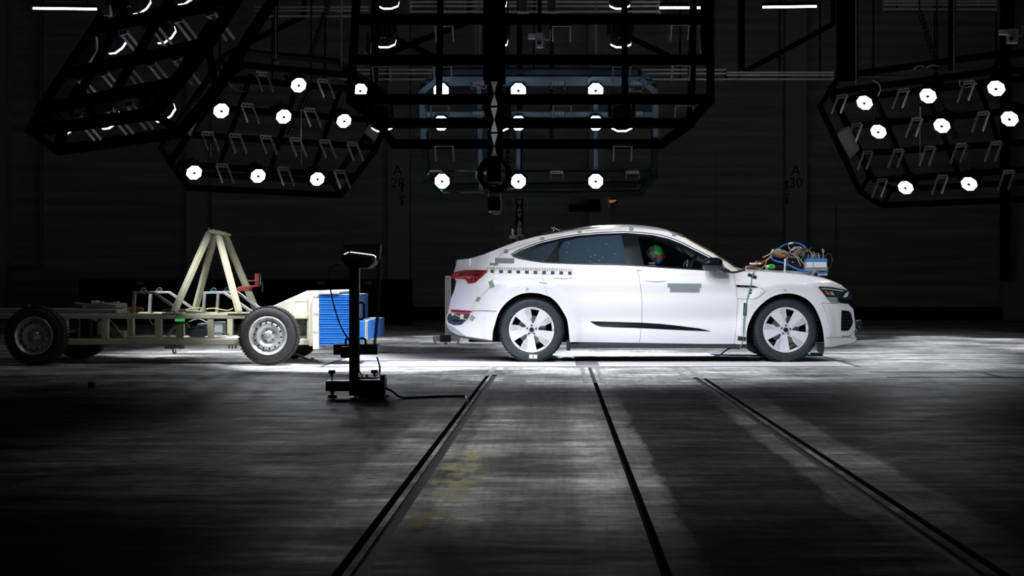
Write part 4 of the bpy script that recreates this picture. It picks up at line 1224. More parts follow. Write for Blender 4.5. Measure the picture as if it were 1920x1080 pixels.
MB().cyl(P(1478.5, 457.2, 18.295), P(1487, 455.4, 18.295), .0125, n=12).build('white_sleeve', 'white_plastic', bh)
MB().cyl(P(1451.5, 473.6, 18.26), P(1455, 470.4, 18.27), .0128, n=12).build('white_sleeve', 'white_plastic', bh)
bh2 = MB().tube([P(1528, 509.5, 18.02), P(1540, 511.8, 18.03), P(1551, 509.8, 18.06), P(1551, 507, 18.2)], .010, 10, smooth=5).build('hose_end', 'blue_hose')
tag(bh2, 'short blue hose under the white measuring box', 'hose')
tag(MB().tube([P(1471, 486, 18.06), P(1472.3, 490, 18.05), P(1471.5, 500, 18.05), P(1471.2, 511, 18.06)], .0085, 8, smooth=4).build('grey_conduit', 'white_plastic'), 'upright pale grey conduit on the bonnet under the wire tangle', 'conduit')
tag(MB().tube([P(1430, 482.7, 18.25), P(1444, 476, 18.25), P(1447.5, 470, 18.25), P(1449.5, 467.4, 18.25), P(1449, 470.5, 18.25), P(1445, 474.5, 18.25)], .0048, 7, smooth=5).build('white_loop_wire', 'white_wire'), 'white wire ending in a small loop left of the tangle', 'wire')
tag(MB().cyl(P(1481, 471.5, 18.08), P(1492, 462.5, 18.06), .010, n=10).build('grey_wrap', 'bracket'), 'pale grey cable sleeve slanting up from the tangle centre', 'sleeve')
tag(MB().tube([P(1546, 483, 18.3), P(1553, 475, 18.3), P(1559, 480, 18.32), P(1560, 490, 18.34), P(1556, 501, 18.34), P(1549, 506, 18.3)], .0025, 6, smooth=5).build('black_loop_wire', 'wall_pipe'), 'thin dark wire loop sticking out in front of the measuring box', 'wire')
tag(MB().tube([P(1544, 486, 18.2), P(1543.5, 474, 18.2), P(1541.5, 467.5, 18.2), P(1544, 468.5, 18.21), P(1545, 473, 18.22)], .004, 6, smooth=5).build('plug_wire', 'white_wire'), 'white wire standing up at the front corner of the measuring box', 'wire')
def loops(n, cu, cv, ru, rv, m, group, label, r=.0028, tilt=0.0, jit=1.0, turns=1.4):
    for k in range(n):
        a0 = random.uniform(0, 6.28); q = []
        du, dv = random.gauss(0, 2.0 * jit), random.gauss(0, 1.6 * jit)
        su, sv = ru * random.uniform(.7, 1.1), rv * random.uniform(.5, 1.1)
        ph = random.uniform(0, 6.28)
        for i in range(22):
            t = a0 + turns * 2 * math.pi * i / 21
            u = cu + du + su * math.cos(t) + .8 * math.sin(3 * t + ph)
            v = cv + dv + sv * math.sin(t) + tilt * (su * math.cos(t)) + .6 * math.cos(2 * t + ph)
            q.append(P(u, v, 18.20 + .10 * math.sin(t) + .03 * math.sin(2 * t + ph)))
        tag(MB().tube(q, r, 5, smooth=2).build('coiled_wire', m), label, 'wire', group)
loops(8, 1466, 474.5, 13, 5, 'yellow_wire', 'yellow wires coiled on the bonnet', 'yellow wire coiled in the tangle on the bonnet', tilt=.12)
loops(9, 1466, 477, 16, 7, 'grey_wire', 'grey wires coiled on the bonnet', 'grey wire coiled in the tangle on the bonnet', tilt=.15)
loops(4, 1463, 479, 15, 6, 'red_wire', 'orange red wires coiled on the bonnet', 'orange-red wire coiled in the tangle on the bonnet', tilt=.05)
loops(5, 1497, 472, 12, 7, 'grey_wire', 'grey wires looped right of the tangle', 'grey wire looped between the tangle and the measuring box', tilt=-.2)
loops(3, 1499, 474, 13, 6, 'red_wire', 'orange red wires looped right of the tangle', 'orange-red wire looped between the tangle and the measuring box', tilt=-.3)
loops(4, 1508, 478, 11, 9, 'black_wire', 'black wires beside the measuring box', 'black wire looped behind the measuring box plugs', r=.004)
def strand(pts, m, label, r=.0032, y=18.12, group=None):
    q = [P(u, v, y + .02 * math.sin(i * 1.7)) for i, (u, v) in enumerate(pts)]
    tag(MB().tube(q, r, 6, smooth=5).build('loose_wire', m), label, 'wire', group)
strand([(1394, 503), (1402, 499), (1413, 496.5), (1425, 492), (1434, 488.5), (1443, 482), (1448, 477)], 'red_wire', 'orange-red wire rising from the windscreen foot to the tangle')
strand([(1424, 497), (1432, 492), (1440, 487), (1447, 480)], 'red_wire', 'short orange-red wire above the red connector')
strand([(1420, 506), (1429, 502), (1435, 496), (1437, 489), (1441, 484)], 'yellow_wire', 'yellow wire bending up from the bonnet edge beside the green box')
strand([(1395, 502), (1405, 500.5), (1414, 501.5), (1425, 503)], 'red_wire', 'orange-red wire flat along the rear bonnet edge')
strand([(1480, 473), (1487, 478), (1495, 484), (1499, 493), (1501.5, 499)], 'white_wire', 'white wire drooping from the tangle centre to the plate')
strand([(1488, 476), (1497, 482), (1503, 490), (1509, 497), (1518, 502)], 'yellow_wire', 'yellow wire drooping from the tangle to the box base')
strand([(1482, 478), (1476, 482), (1473, 486)], 'red_wire', 'orange-red wire at the top of the grey conduit')
strand([(1495, 478), (1504, 470), (1513, 469), (1520, 473), (1523, 480)], 'yellow_wire', 'yellow wire arching onto the measuring box plugs')
strand([(1516, 467), (1519, 472), (1521, 478), (1519, 485)], 'red_wire', 'orange-red wire plugged into the measuring box top')
strand([(1522, 485), (1523, 474), (1527, 473.5), (1528, 482)], 'grey_wire', 'grey wire bent over the left plugs of the measuring box', .004)
strand([(1530, 485), (1531, 476), (1535, 476), (1536, 484)], 'grey_wire', 'grey wire bent over the right plugs of the measuring box', .004)
strand([(1525, 478), (1524.5, 490), (1524, 503)], 'green_wire', 'green wire hanging across the white face of the measuring box', y=18.03)
strand([(1478, 459), (1479, 463), (1481.5, 468)], 'white_wire', 'thin white cable tie inside the blue hose loop')
strand([(1454, 474), (1455, 470), (1456, 464)], 'green_wire', 'short green wire at the left of the blue hose loop')
strand([(1486, 470), (1492, 465), (1500, 463), (1503, 468), (1498, 473), (1490, 476)], 'white_wire', 'white wire looped beside the grey sleeve', .004)
strand([(1546, 489), (1550, 497), (1551, 505)], 'yellow_wire', 'yellow wire down the front end of the measuring box', y=18.06)
strand([(1502, 488), (1506, 482), (1510, 474), (1518, 468), (1522, 464)], 'green_wire', 'green wire rising over the black wires to the box')
# ------------------------------------------------------------------ barrier trolley (moving deformable barrier)
TY0, TY1 = 17.38, 18.42             # near and far frame rails
def X(u, Y): return (u - U0) * Y / F
def Zv(v, Y): return H + (V0 - v) * Y / F
tro = empty('barrier_trolley', (-4.4, 17.9, 0), 'cream steel crash trolley on four wheels with a blue honeycomb barrier nose', 'trolley')
def rail(name, u0, u1, v0, v1, Y, m='cream', d=.09):
    return MB().span((X(u0, TY0), Y - d / 2, Zv(v1, TY0)), (X(u1, TY0), Y + d / 2, Zv(v0, TY0))).build(name, m, tro, bev=.008)
for Y in (TY0, TY1):
    rail('top_rail', -60, 585, 588.2, 597.8, Y)
    rail('bottom_rail', 112, 588, 635.5, 646.5, Y)
    for u0, u1 in ((191.5, 204), (291, 304), (389.7, 401), (576.5, 588), (118, 128)):
        rail('post', u0, u1, 597.5, 636, Y, d=.075)
for u in (60, 250, 346, 440, 572):
    x = X(u, TY0)
    MB().span((x - .035, TY0, Zv(646, TY0)), (x + .035, TY1, Zv(639, TY0))).build('floor_crossbar', 'cream', tro, bev=.006)
for u in (158, 246, 340, 430, 565):
    x = X(u, TY0)
    MB().span((x - .035, TY0 + .04, Zv(597, TY0)), (x + .035, TY1 - .04, Zv(590, TY0))).build('top_crossbar', 'cream', tro, bev=.006)
MB().span((X(116, TY0), TY0 + .05, Zv(637, TY0)), (X(560, TY0), TY1 - .05, Zv(634.5, TY0))).build('floor_plate', 'steel', tro, smooth=0)
MB().span((X(-60, TY0), TY0 + .06, Zv(588, TY0)), (X(215, TY0), TY1 - .06, Zv(580, TY0))).build('rear_deck', 'steel', tro, bev=.006)
# wheels
def make_trolley_wheel():
    t = MB().lathe((0, 0, 0), (0, -1, 0), [(-.20, .20), (-.215, .25), (-.21, .30), (-.19, .318), (-.15, .326), (-.06, .326), (-.02, .318), (0, .30), (.006, .26), (.004, .225), (-.01, .205), (-.20, .20)], 64).build('wheel', 'trolley_tyre', None, smooth=50)
    tr = MB()
    for k in range(54):
        for j, y in enumerate((.035, .105, .175)):
            R2 = Matrix.Rotation(2 * math.pi * (k + .5 * (j % 2)) / 54, 3, 'Y')
            tr.box(R2 @ Vector((0, y, .325)), (.026, .055, .010), R2)
    tr.build('tread', 'trolley_tyre', t, smooth=0)
    r = MB().lathe((0, 0, 0), (0, -1, 0), [(-.16, .19), (-.03, .195), (.004, .214), (.010, .206), (.0, .196), (-.028, .182), (-.034, .165), (-.018, .155), (-.010, .135), (-.012, .118), (-.030, .100), (-.036, .07), (-.030, .052), (-.018, .045), (-.012, .030), (-.012, 0)], 64).build('rim', 'wheel_steel', t, smooth=45)
    for k in range(14):
        a = 2 * math.pi * k / 14
        c = Vector((.147 * math.cos(a), .008, .147 * math.sin(a)))
        MB().ball(c, (.012, .008, .009), 10, 6, Matrix.Rotation(-a, 3, 'Y')).build('vent_hole', 'void_black', r)
    for k in range(5):
        a = 2 * math.pi * k / 5 + .3
        c = Vector((.062 * math.cos(a), .034, .062 * math.sin(a)))
        MB().cyl(c + Vector((0, .01, 0)), c - Vector((0, .014, 0)), .011, .009, 6).build('lug_nut', 'rim_dark', r)
    MB().cyl((0, .02, 0), (0, -.008, 0), .018, .014, 12).build('hub_cap', 'grey_plastic', r)
    return t
tw = make_trolley_wheel()
WZ = .326
wx = (X(63, 17.0), X(502, 17.0))
k = 0
for x in wx:
    for far in (0, 1):
        o = tw if k == 0 else copy_tree(tw)
        o.parent = tro
        o.location = Vector((x, 18.80 if far else 17.0, WZ + .006)) - tro.location
        o.rotation_euler = (0, .5 * k, math.pi if far else 0)
        k += 1
for x in wx:
    MB().cyl((x, 17.12, WZ), (x, 18.68, WZ), .045, n=14).build('axle', 'steel', tro)
    MB().span((x - .08, TY0 - .03, WZ - .06), (x + .08, TY0 + .06, .50)).span((x - .08, TY1 - .06, WZ - .06), (x + .08, TY1 + .03, .50)).build('axle_mount', 'steel', tro, bev=.008)
# pyramid on top
apex = (X(393, 17.85), X(418, 17.85)); za = Zv(433, 17.85)
for (ub, Yb, ut, Yt) in ((326, 17.40, 394, 17.80), (326, 18.40, 398, 18.0), (448.5, 17.40, 410, 17.80), (448.5, 18.40, 415, 18.0)):
    xb = X(ub, 17.40)
    MB().bar((xb, Yb, Zv(586, 17.4)), (X(ut, 17.85), Yt, Zv(437, 17.85)), .062, .062).build('pyramid_leg', 'cream', tro, bev=.006)
MB().prism([P(388, 432, 17.74), P(399, 430, 17.74), P(423, 437.5, 17.74), P(421, 441, 17.74), P(392, 437, 17.74)], (0, .32, 0)).build('apex_plate', 'cream', tro, bev=.005)
for ub, Yb in ((326, TY0), (448.5, TY0), (326, TY1), (448.5, TY1)):
    x = X(ub, TY0)
    MB().span((x - .12, Yb - .06, Zv(588.5, TY0)), (x + .12, Yb + .06, Zv(585.8, TY0))).build('foot_plate', 'cream', tro, bev=.003)
for k in range(4):
    p = P(392 + 8.5 * k, 431.5 + 2.2 * k, 17.85); MB().cyl(p, p + Vector((0, 0, .03)), .012, n=6).build('bolt', 'steel', tro)
# low trapezium brackets on the deck
for u0, Yb in ((238, 17.55), (238, 18.25), (371, 17.55), (371, 18.25)):
    a = X(u0, TY0); 
    pr = [(a, 0), (a + .02, .25), (a + .26, .25), (a + .62, .0), (a + .565, .0), (a + .25, .222), (a + .05, .222), (a + .035, 0)]
    z0 = Zv(588, TY0)
    MB().prism([(x, Yb, z0 + z) for x, z in pr], (0, .05, 0)).build('shackle_bracket', 'steel', tro, bev=.004)
    sh = MB().tube([(a + .11, Yb + .025, z0 + .25), (a + .11, Yb + .025, z0 + .275), (a + .135, Yb + .025, z0 + .288), (a + .16, Yb + .025, z0 + .275), (a + .16, Yb + .025, z0 + .25)], .006, 6, smooth=3)
    sh.box((a + .135, Yb + .025, z0 + .256), (.08, .04, .018))
    sh.build('shackle', 'steel' if Yb < 18 and u0 < 300 else 'teal_plastic', tro)
# instruments carried between the rails
for u, v, hw, hh, Y, m in ((222, 628, 15, 8, 17.75, 'steel'), (165, 613, 10, 20, 17.9, 'satin_black'), (178, 618, 9, 16, 18.0, 'satin_black'), (130, 606, 9, 8, 17.7, 'satin_black'),
                           (372, 622, 14, 9, 17.8, 'satin_black'), (412, 616, 9, 13, 18.0, 'grey_plastic'), (380, 612, 8, 6, 17.8, 'navy'), (130, 630, 11, 6, 17.7, 'satin_black')):
    a, b = P(u - hw, v + hh, Y), P(u + hw, v - hh, Y)
    MB().span((a.x, Y - .1, a.z), (b.x, Y + .1, b.z)).build('instrument_box', m, tro, bev=.012)
MB().cyl(P(337, 632, 17.8), P(337, 607, 17.8), .045, n=20).build('signal_post', 'cream', tro)
MB().cyl(P(337, 607, 17.8), P(337, 601, 17.8), .058, n=20).build('signal_base', 'satin_black', tro)
MB().cyl(P(337, 602.5, 17.75), P(337, 597.5, 17.75), .055, n=20).build('green_signal', 'green_glow', tro)
MB().bar(P(313, 630, 17.8), P(330, 607, 17.8), .03, .03).build('signal_strut', 'steel', tro)
MB().bar(P(364, 630, 17.8), P(348, 606, 17.8), .03, .03).build('signal_strut', 'steel', tro)
for q, m in (([(150, 594), (200, 596), (236, 634), (240, 600)], 'yellow_wire'), ([(280, 597), (286, 608), (294, 603)], 'yellow_wire'), ([(305, 582), (325, 579), (350, 580), (372, 577), (390, 580)], 'yellow_wire'), ([(375, 581), (400, 578), (425, 582), (437, 578)], 'yellow_wire'), ([(352, 604), (372, 598), (392, 606)], 'grey_wire'), ([(390, 630), (408, 624), (430, 627)], 'black_wire'), ([(310, 586), (340, 582), (380, 584)], 'grey_wire')):
    rep(MB().tube([P(u, v, 17.62) for u, v in q], .007, 6, smooth=5).build('cable', m, tro), {'yellow_wire': 'yellow cable', 'grey_wire': 'grey cable', 'black_wire': 'black cable'}[m])
cb = MB()
for kk in range(9):
    c = P(254 + random.uniform(-6, 6), 580 + random.uniform(-2, 2), 17.7)
    cb.tube([c + Vector((.06 * math.cos(t + kk), .05 * math.sin(t * 1.3), .02 * math.sin(t + kk))) for t in [q * .7 for q in range(10)]], .006, 5, smooth=2)
rep(cb.build('coiled_cable', 'orange', tro), 'orange coiled cable on the deck')
for kk in range(16):      # deck clutter at the rear: clips and plugs
    u = random.uniform(150, 216); v = random.uniform(568, 577)
    p = P(u, v, 17.6 + random.uniform(0, .5))
    MB().box((p.x, p.y, p.z), (random.uniform(.08, .22), .06, .025), Matrix.Rotation(random.uniform(-.25, .25), 3, 'Y')).build('deck_fitting', 'bracket' if kk % 2 else 'steel', tro, bev=.004)
rep(MB().span(P(170, 570.5, 17.6), P(188, 563.5, 17.75)).build('yellow_pouch', 'yellow_wire', tro, bev=.01), 'yellow pouch on the rear deck')
rep(MB().span(P(48, 576, 17.6), P(58, 571.5, 17.66)).build('red_marker', 'red_device', tro, bev=.006), 'red marker on the rear deck')
MB().prism([P(u, 578.5, 17.6) for u in (146, 216)] + [P(216, 570, 17.6), P(190, 568, 17.6)], (0, .5, 0)).build('deck_wedge', 'steel', tro, bev=.006)
MB().span(P(308, 654, 17.5), P(346, 647, 17.62)).build('tow_bracket', 'cream', tro, bev=.006)
MB().tube([P(324, 652, 17.48), P(325, 661, 17.48), P(329, 662, 17.48), P(330, 652, 17.48)], .010, 6, smooth=4).build('tow_shackle', 'chrome', tro)
for u in (430, 436, 442):
    MB().cyl(P(u, 646, 17.45), P(u, 654, 17.45), .010, n=8).build('bolt', 'steel', tro)
MB().span(P(312.5, 594.5, TY0 - .047), P(328.5, 591, TY0 - .044)).build('sticker', 'sticker', tro, smooth=0)
# red camera/aerial on the pyramid
MB().prism([P(443, 543, 17.45), P(446, 538, 17.45), P(462, 535.5, 17.45), P(487, 535.5, 17.45), P(470, 539, 17.45), P(468, 546, 17.45), P(446, 546, 17.45)], (0, .14, 0)).build('red_plate', 'red_device', tro, bev=.006)
fl = MB().cyl(P(483, 535, 17.55), P(483, 513, 17.55), .032, n=18).build('red_cylinder', 'red_device', tro)
MB().cyl(P(486.5, 533, 17.51), P(486.5, 515, 17.51), .018, n=12).build('silver_sleeve', 'chrome', fl)
MB().cyl(P(464, 526.5, 17.52), P(482, 526.5, 17.52), .006, n=8).build('red_pin', 'red_device', fl)
MB().tube([P(490, 529, 17.55), P(492, 538, 17.55), P(491, 547, 17.55)], .014, 7, smooth=3).build('black_lead', 'black_wire', fl)
# front: gusset plates, face plate, honeycomb
for Yg in (17.36, 18.40):
    MB().prism([P(505, 577, 17.3) if False else Vector((X(u, 17.3), Yg, Zv(v, 17.3))) for u, v in ((500, 578), (574, 545), (594, 544.5), (592, 598), (500, 598))], (0, .04, 0)).build('gusset_plate', 'cream_light', tro, bev=.004)
g0 = Vector((X(630, 17.3), 17.352, Zv(564, 17.3)))
MB().span(P(552, 565, 17.355), P(572, 560.5, 17.358)).build('sticker', 'sticker', tro, smooth=0)
MB().span((X(587, 17.15), 17.12, Zv(655, 17.15)), (X(599, 17.15), 18.70, Zv(545, 17.15))).build('face_plate', 'cream_light', tro, bev=.006)
MB().span((X(575, 17.15), 17.30, Zv(650, 17.15)), (X(588, 17.15), 17.42, Zv(548, 17.15))).build('face_stiffener', 'cream_light', tro, bev=.006)
for v in (556, 588, 622):
    for du in (589.5, 594.5):
        p = P(du, v, 17.12); MB().cyl(p, p - Vector((0, .010, 0)), .009, n=6).build('bolt', 'steel', tro)
MB().prism([P(590, 545, 17.12), P(626, 543.5, 17.12), P(637, 546.5, 17.12), P(635, 551, 17.12), P(600, 552, 17.12)], (0, 1.55, 0)).build('top_flange', 'cream_light', tro, bev=.004)
tf = MB()
for kk in range(3):
    tf.tube([P(598, 547 + 2 * kk, 17.10), P(636, 545.5 + 2 * kk, 17.10)], .006, 6)
tf.build('flange_edges', 'steel', tro)
bx0, bx1 = X(599, 17.12), X(657, 17.12); bz0, bz1 = Zv(647.5, 17.12), Zv(553, 17.12)
MB().span((bx0, 17.13, bz0), (bx1 - .012, 18.69, bz1 - .002)).build('barrier_core', 'blue_dark', tro, smooth=0)
n = 21
ly = MB()
for kk in range(n):
    za_ = bz0 + (bz1 - bz0) * kk / n; zb_ = za_ + (bz1 - bz0) / n * .70
    ly.span((bx0, 17.12 - .006 * (kk % 2), za_), (bx1 - .006, 18.70, zb_))
ly.build('honeycomb_layers', 'blue', tro, smooth=0)
MB().span((bx1 - .012, 17.115, bz0), (bx1, 18.705, bz1)).build('barrier_face', 'blue_pale', tro, bev=.004)
MB().span((bx0, 17.12, bz1), (bx1, 18.70, bz1 + .006)).build('barrier_top', 'blue_pale', tro, smooth=0)
# lower bumper block
b0, b1 = bx1, X(692, 17.12) - .02
MB().prism([(b0, 17.16, Zv(600, 17.5)), (b1 - .04, 17.16, Zv(598.5, 17.5)), (b1, 17.16, Zv(634, 17.5)), (b0, 17.16, Zv(645, 17.5))], (0, 1.50, 0)).build('bumper_block', 'blue', tro, bev=.02)
for kk in range(3):
    MB().span((b1 - .03 + .018 * kk, 17.15, Zv(634, 17.5)), (b1 - .020 + .018 * kk, 18.67, Zv(599.5, 17.5))).build('bumper_plate', ('cream_light', 'cream_light', 'blue')[kk], tro, bev=.002)
MB().prism([(bx0, 17.5, bz0 - .0), (bx1, 17.5, bz0), (bx0, 17.5, bz0 - .05)], (0, .8, 0)).build('under_gusset', 'cream', tro)
# wires on the floor behind the front wheel
for pts, m, lab in (([(548, 664), (565, 662), (585, 668), (600, 673), (612, 671)], 'grey_wire', 'grey wire hanging to the floor below the trolley nose'),
                    ([(552, 667), (570, 666), (590, 671), (604, 673)], 'black_wire', 'black wire on the floor below the trolley nose'),
                    ([(556, 673), (565, 670), (574, 674), (583, 671)], 'yellow_wire', 'yellow wire on the floor just behind the trolley front wheel'),
                    ([(588, 673), (594, 669), (600, 672), (606, 674)], 'yellow_wire', 'short yellow wire end on the floor below the barrier')):
    q = [P(u, v, 18.5) for u, v in pts]
    q = [Vector((p.x, 18.3 - .12 * i, max(.010, p.z - .0))) for i, p in enumerate(q)]
    tag(MB().tube(q, .009, 6, smooth=5).build('floor_wire', m), lab, 'wire')

# ------------------------------------------------------------------ black camera stand in front of the barrier
SY = 12.3
st = empty('camera_stand', tuple(Vector((X(664, SY), SY, 0))), 'tall black adjustable stand with a lamp-lit angled head, in front of the blue barrier', 'stand')
def sb(name, u0, v0, u1, v1, y0, y1, m='stand', bev=.004, parent=None):
    Ym = y0
    return MB().span((X(u0, Ym), y0, max(0.0, Zv(v1, Ym))), (X(u1, Ym), y1, Zv(v0, Ym))).build(name, m, parent or st, bev=bev)
post = sb('post', 654.5, 492, 671, 742, SY, SY + .075)
MB().span((X(671, SY), SY + .02, Zv(700, SY)), (X(673.2, SY), SY + .06, Zv(504, SY)))  .build('pale_edge', 'white_plastic', post, smooth=0)
for u in (658.5, 663, 667.2):
    MB().span((X(u - .35, SY), SY - .003, Zv(735, SY)), (X(u + .35, SY), SY + .001, Zv(496, SY))).build('groove', 'void_black', post, smooth=0)
bs = sb('base_beam', 610.5, 714.5, 668, 733.5, SY - .03, SY + .09)
sb('rear_base_beam', 668, 716, 712, 733, SY + .02, SY + .55)
def knob(u, v, y, zb):
    p = P(u, v, y)
    k_ = MB().cyl(p + Vector((0, 0, .015)), p - Vector((0, 0, .012)), .028, n=14).build('knob', 'stand', st)
    MB().cyl(p, p - Vector((0, 0, .03)), .012, n=10).cyl(p, (p.x, p.y, zb), .0055, n=8).build('threaded_rod', 'stand', k_)
knob(622.3, 697.5, SY + .03, .03); knob(702, 697, SY + .3, .05)
for u, y in ((622.3, SY + .03), (702, SY + .3), (690, SY + .5)):
    x = X(u, SY)
    MB().cyl((x, y, .0), (x, y, .022), .040, .030, 14).cyl((x, y, .022), (x, y, .07), .013, .026, 12).build('levelling_foot', 'stand', st)
bx = sb('lower_box', 625, 645.5, 706.5, 665, SY + .08, SY + .20)
sb('box_end', 704.5, 645.5, 708, 665, SY + .08, SY + .20, 'grey_plastic', parent=bx)
jb = sb('junction_box', 638.5, 650.5, 661, 671, SY - .10, SY + .02)
for u in (641, 646, 651, 656):
    MB().span((X(u, SY - .105), SY - .106, Zv(669, SY - .1)), (X(u + 1.6, SY - .105), SY - .099, Zv(653, SY - .1))).build('cooling_fin', 'stand', jb, smooth=0)
MB().tube([P(648, 646, SY + .14), P(648.5, 637, SY + .14), P(651, 634.5, SY + .14), P(681, 634.5, SY + .14), P(685, 636.5, SY + .14), P(686, 646, SY + .14)], .009, 8).build('carry_handle', 'stand', bx)
MB().tube([P(671, 567.5, SY + .03), P(679, 567.5, SY + .03), P(682.5, 571, SY + .03), P(682.5, 595, SY + .03), P(679, 598.5, SY + .03), P(671, 598.5, SY + .03)], .0085, 8).build('side_handle', 'stand', post)
# electronics cluster at the foot
fr = sb('control_unit', 664, 713, 720, 745, SY - .22, SY - .06)
for (u0, v0, u1, v1, y, m) in ((672, 708, 706, 711, -.24, 'stand'), (668, 716, 677, 742, -.25, 'stand'), (679, 718, 690, 741, -.26, 'stand'), (692, 718, 703, 742, -.26, 'stand'), (705, 716, 712, 741, -.25, 'stand'), (712.5, 703.5, 721, 740, -.24, 'stand'), (685, 703, 688.5, 709, -.2, 'stand'), (672, 737, 713, 747, -.27, 'stand')):
    sb('module', u0, v0, u1, v1, SY + y, SY + y + .1, m, parent=fr)
MB().bar(P(658, 707.5, SY - .2), P(723, 708.3, SY - .2), .012, .008).build('top_bar', 'grey_plastic', fr)
for u in (683, 696, 708):
    sb('connector', u, 736, u + 2.4, 739.5, SY - .28, SY - .26, 'bracket_dim', .001, fr)
for u in (664, 674, 690, 708, 716):
    sb('control_foot', u, 741, u + 4, 749, SY - .24, SY - .2, parent=fr)
# head: tilted housing with an LED strip along its lower front edge
hd = MB().prism([P(644, 458.5, SY - .05), P(713, 457.5, SY - .05), P(711.5, 487, SY - .05), P(700, 483, SY - .05), P(656, 472, SY - .05), P(645, 477, SY - .05)], (0, .10, 0)).build('lamp_head', 'stand', st, bev=.004)
MB().prism([P(645, 477, SY - .16), P(656, 473, SY - .16), P(704, 481, SY - .16), P(702, 492, SY - .16), P(690, 502.5, SY - .16), P(655, 503, SY - .16), P(638, 487, SY - .16)], (0, .30, 0)).build('head_wedge', 'stand', hd, bev=.004)
MB().tube([P(645, 477, SY - .17), P(650, 474.3, SY - .17), P(654, 473, SY - .17)], .0035, 6).tube([P(656.5, 472.6, SY - .17), P(672, 474.4, SY - .17), P(692, 477, SY - .17), P(701, 478.8, SY - .17), P(704, 481, SY - .17), P(704.5, 483.5, SY - .17)], .0042, 6, smooth=3).build('led_strip', 'led', hd)
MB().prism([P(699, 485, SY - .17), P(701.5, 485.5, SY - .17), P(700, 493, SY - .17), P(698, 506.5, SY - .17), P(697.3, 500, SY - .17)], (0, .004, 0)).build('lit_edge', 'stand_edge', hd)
wk = MB().tube([P(627, 472, SY), P(624.8, 489, SY)], .004).tube([P(625, 479, SY), P(635, 476, SY)], .004).tube([P(624.5, 486.5, SY), P(637, 487, SY)], .004)
wk.tube([P(621, 484, SY), P(623, 480.5, SY), P(626, 480, SY)], .005)
wk.build('mounting_screw', 'tray_dim', hd)
MB().tube([P(712.5, 457, SY + .02), P(711.5, 470, SY + .02), P(714.5, 474, SY + .02), P(713, 490, SY + .02)], .004).build('side_clip', 'tray_dim', hd)
tag(MB().tube([P(638, 496, SY), P(625, 499, SY - .05), P(617.5, 508, SY - .06), P(618, 530, SY - .06), P(623, 560, SY - .06), P(632, 593, SY - .06), P(643, 620, SY - .08), P(655, 640, SY - .12), P(662, 665, SY - .12), P(670, 690, SY - .12), P(680, 706, SY - .2)], .0055, 6, smooth=6).build('stand_cable', 'black_wire'), 'thin black cable hanging left of the camera stand across the blue barrier', 'cable')
hx = []
a, b = P(711, 485, SY + .03), P(702, 650, SY + .16)
for i in range(420):
    t = i / 419; c = a.lerp(b, t) + Vector((.012 * math.sin(t * 3.1), 0, 0)); w_ = t * 2 * math.pi * 46
    hx.append(c + Vector((.012 * math.cos(w_), .012 * math.sin(w_), 0)))
tag(MB().tube(hx, .0042, 5).build('coiled_cable', 'black_wire'), 'black spiral cable hanging right of the camera stand', 'cable')
tag(MB().tube([P(702, 708, SY - .2), P(709, 700, SY - .16), P(711.5, 690, SY - .15), P(708, 674, SY - .15), P(706.5, 670.5, SY - .15), P(708, 672, SY - .15), P(713, 690, SY - .15), P(711.5, 704, SY - .16)], .0045, 6, smooth=5).build('loop_cable', 'black_wire'), 'thin black cable loop rising from the foot unit of the stand', 'cable')
q = [Vector((X(721, SY - .2), SY - .2, Zv(727, SY - .2))), Vector((X(737, 12.2), 12.15, .06)), Vector((X(752, 12.2), 12.15, .014)), Vector((X(775, 12.2), 12.2, .009)), Vector((X(800, 12.25), 12.25, .009)), Vector((X(835, 12.3), 12.33, .009)), Vector((X(866, 12.35), 12.34, .009)), Vector((X(875, 12.3), 12.28, .006)), Vector((-.705, 11.95, -.03)), Vector((-.70, 11.6, -.05))]
tag(MB().tube(q, .009, 8, smooth=6).build('floor_cable', 'black_wire'), 'black cable from the stand along the floor into the left slot', 'cable')
c = P(172.5, 727, 13.45)
r = empty('floor_marker', (c.x, 13.45, 0), 'small black block alone on the grey floor, left foreground', 'block')
MB().span((c.x - .029, 13.42, 0), (c.x + .029, 13.48, .048)).build('block', 'stand', r, bev=.005)
MB().span((c.x - .024, 13.425, .048), (c.x + .024, 13.475, .052)).build('cap', 'satin_black', r, bev=.001)

# ------------------------------------------------------------------ pale profile stand behind the tail of the car
Y2 = 23.2
ps = empty('profile_stand', (X(842, Y2), Y2, 0), 'pale aluminium profile post on a low base behind the car tail', 'stand')
pp = MB().span((X(834.5, Y2), Y2, .1), (X(845, Y2), Y2 + .085, Zv(517, Y2))).build('post', 'alu', ps, bev=.004)
for u in (838, 841.6):
    MB().span((X(u - .4, Y2), Y2 - .003, .12), (X(u + .4, Y2), Y2 + .002, Zv(518, Y2))).build('groove', 'grey_plastic', pp, smooth=0)
MB().span((X(812, Y2), Y2 - .05, Zv(640, Y2)), (X(863, Y2), Y2 + .0, Zv(630, Y2))).build('base_profile', 'alu', ps, bev=.004)
MB().span((X(826, Y2), Y2 - .09, Zv(641, Y2)), (X(846, Y2), Y2 - .05, Zv(628, Y2))).build('clamp', 'satin_black', ps, bev=.004)
for u in (816, 836, 859):
    MB().cyl((X(u, Y2), Y2 - .02, 0), (X(u, Y2), Y2 - .02, Zv(640, Y2)), .012, n=8).cyl((X(u, Y2), Y2 - .02, 0), (X(u, Y2), Y2 - .02, .015), .03, n=10).build('levelling_foot', 'alu', ps)
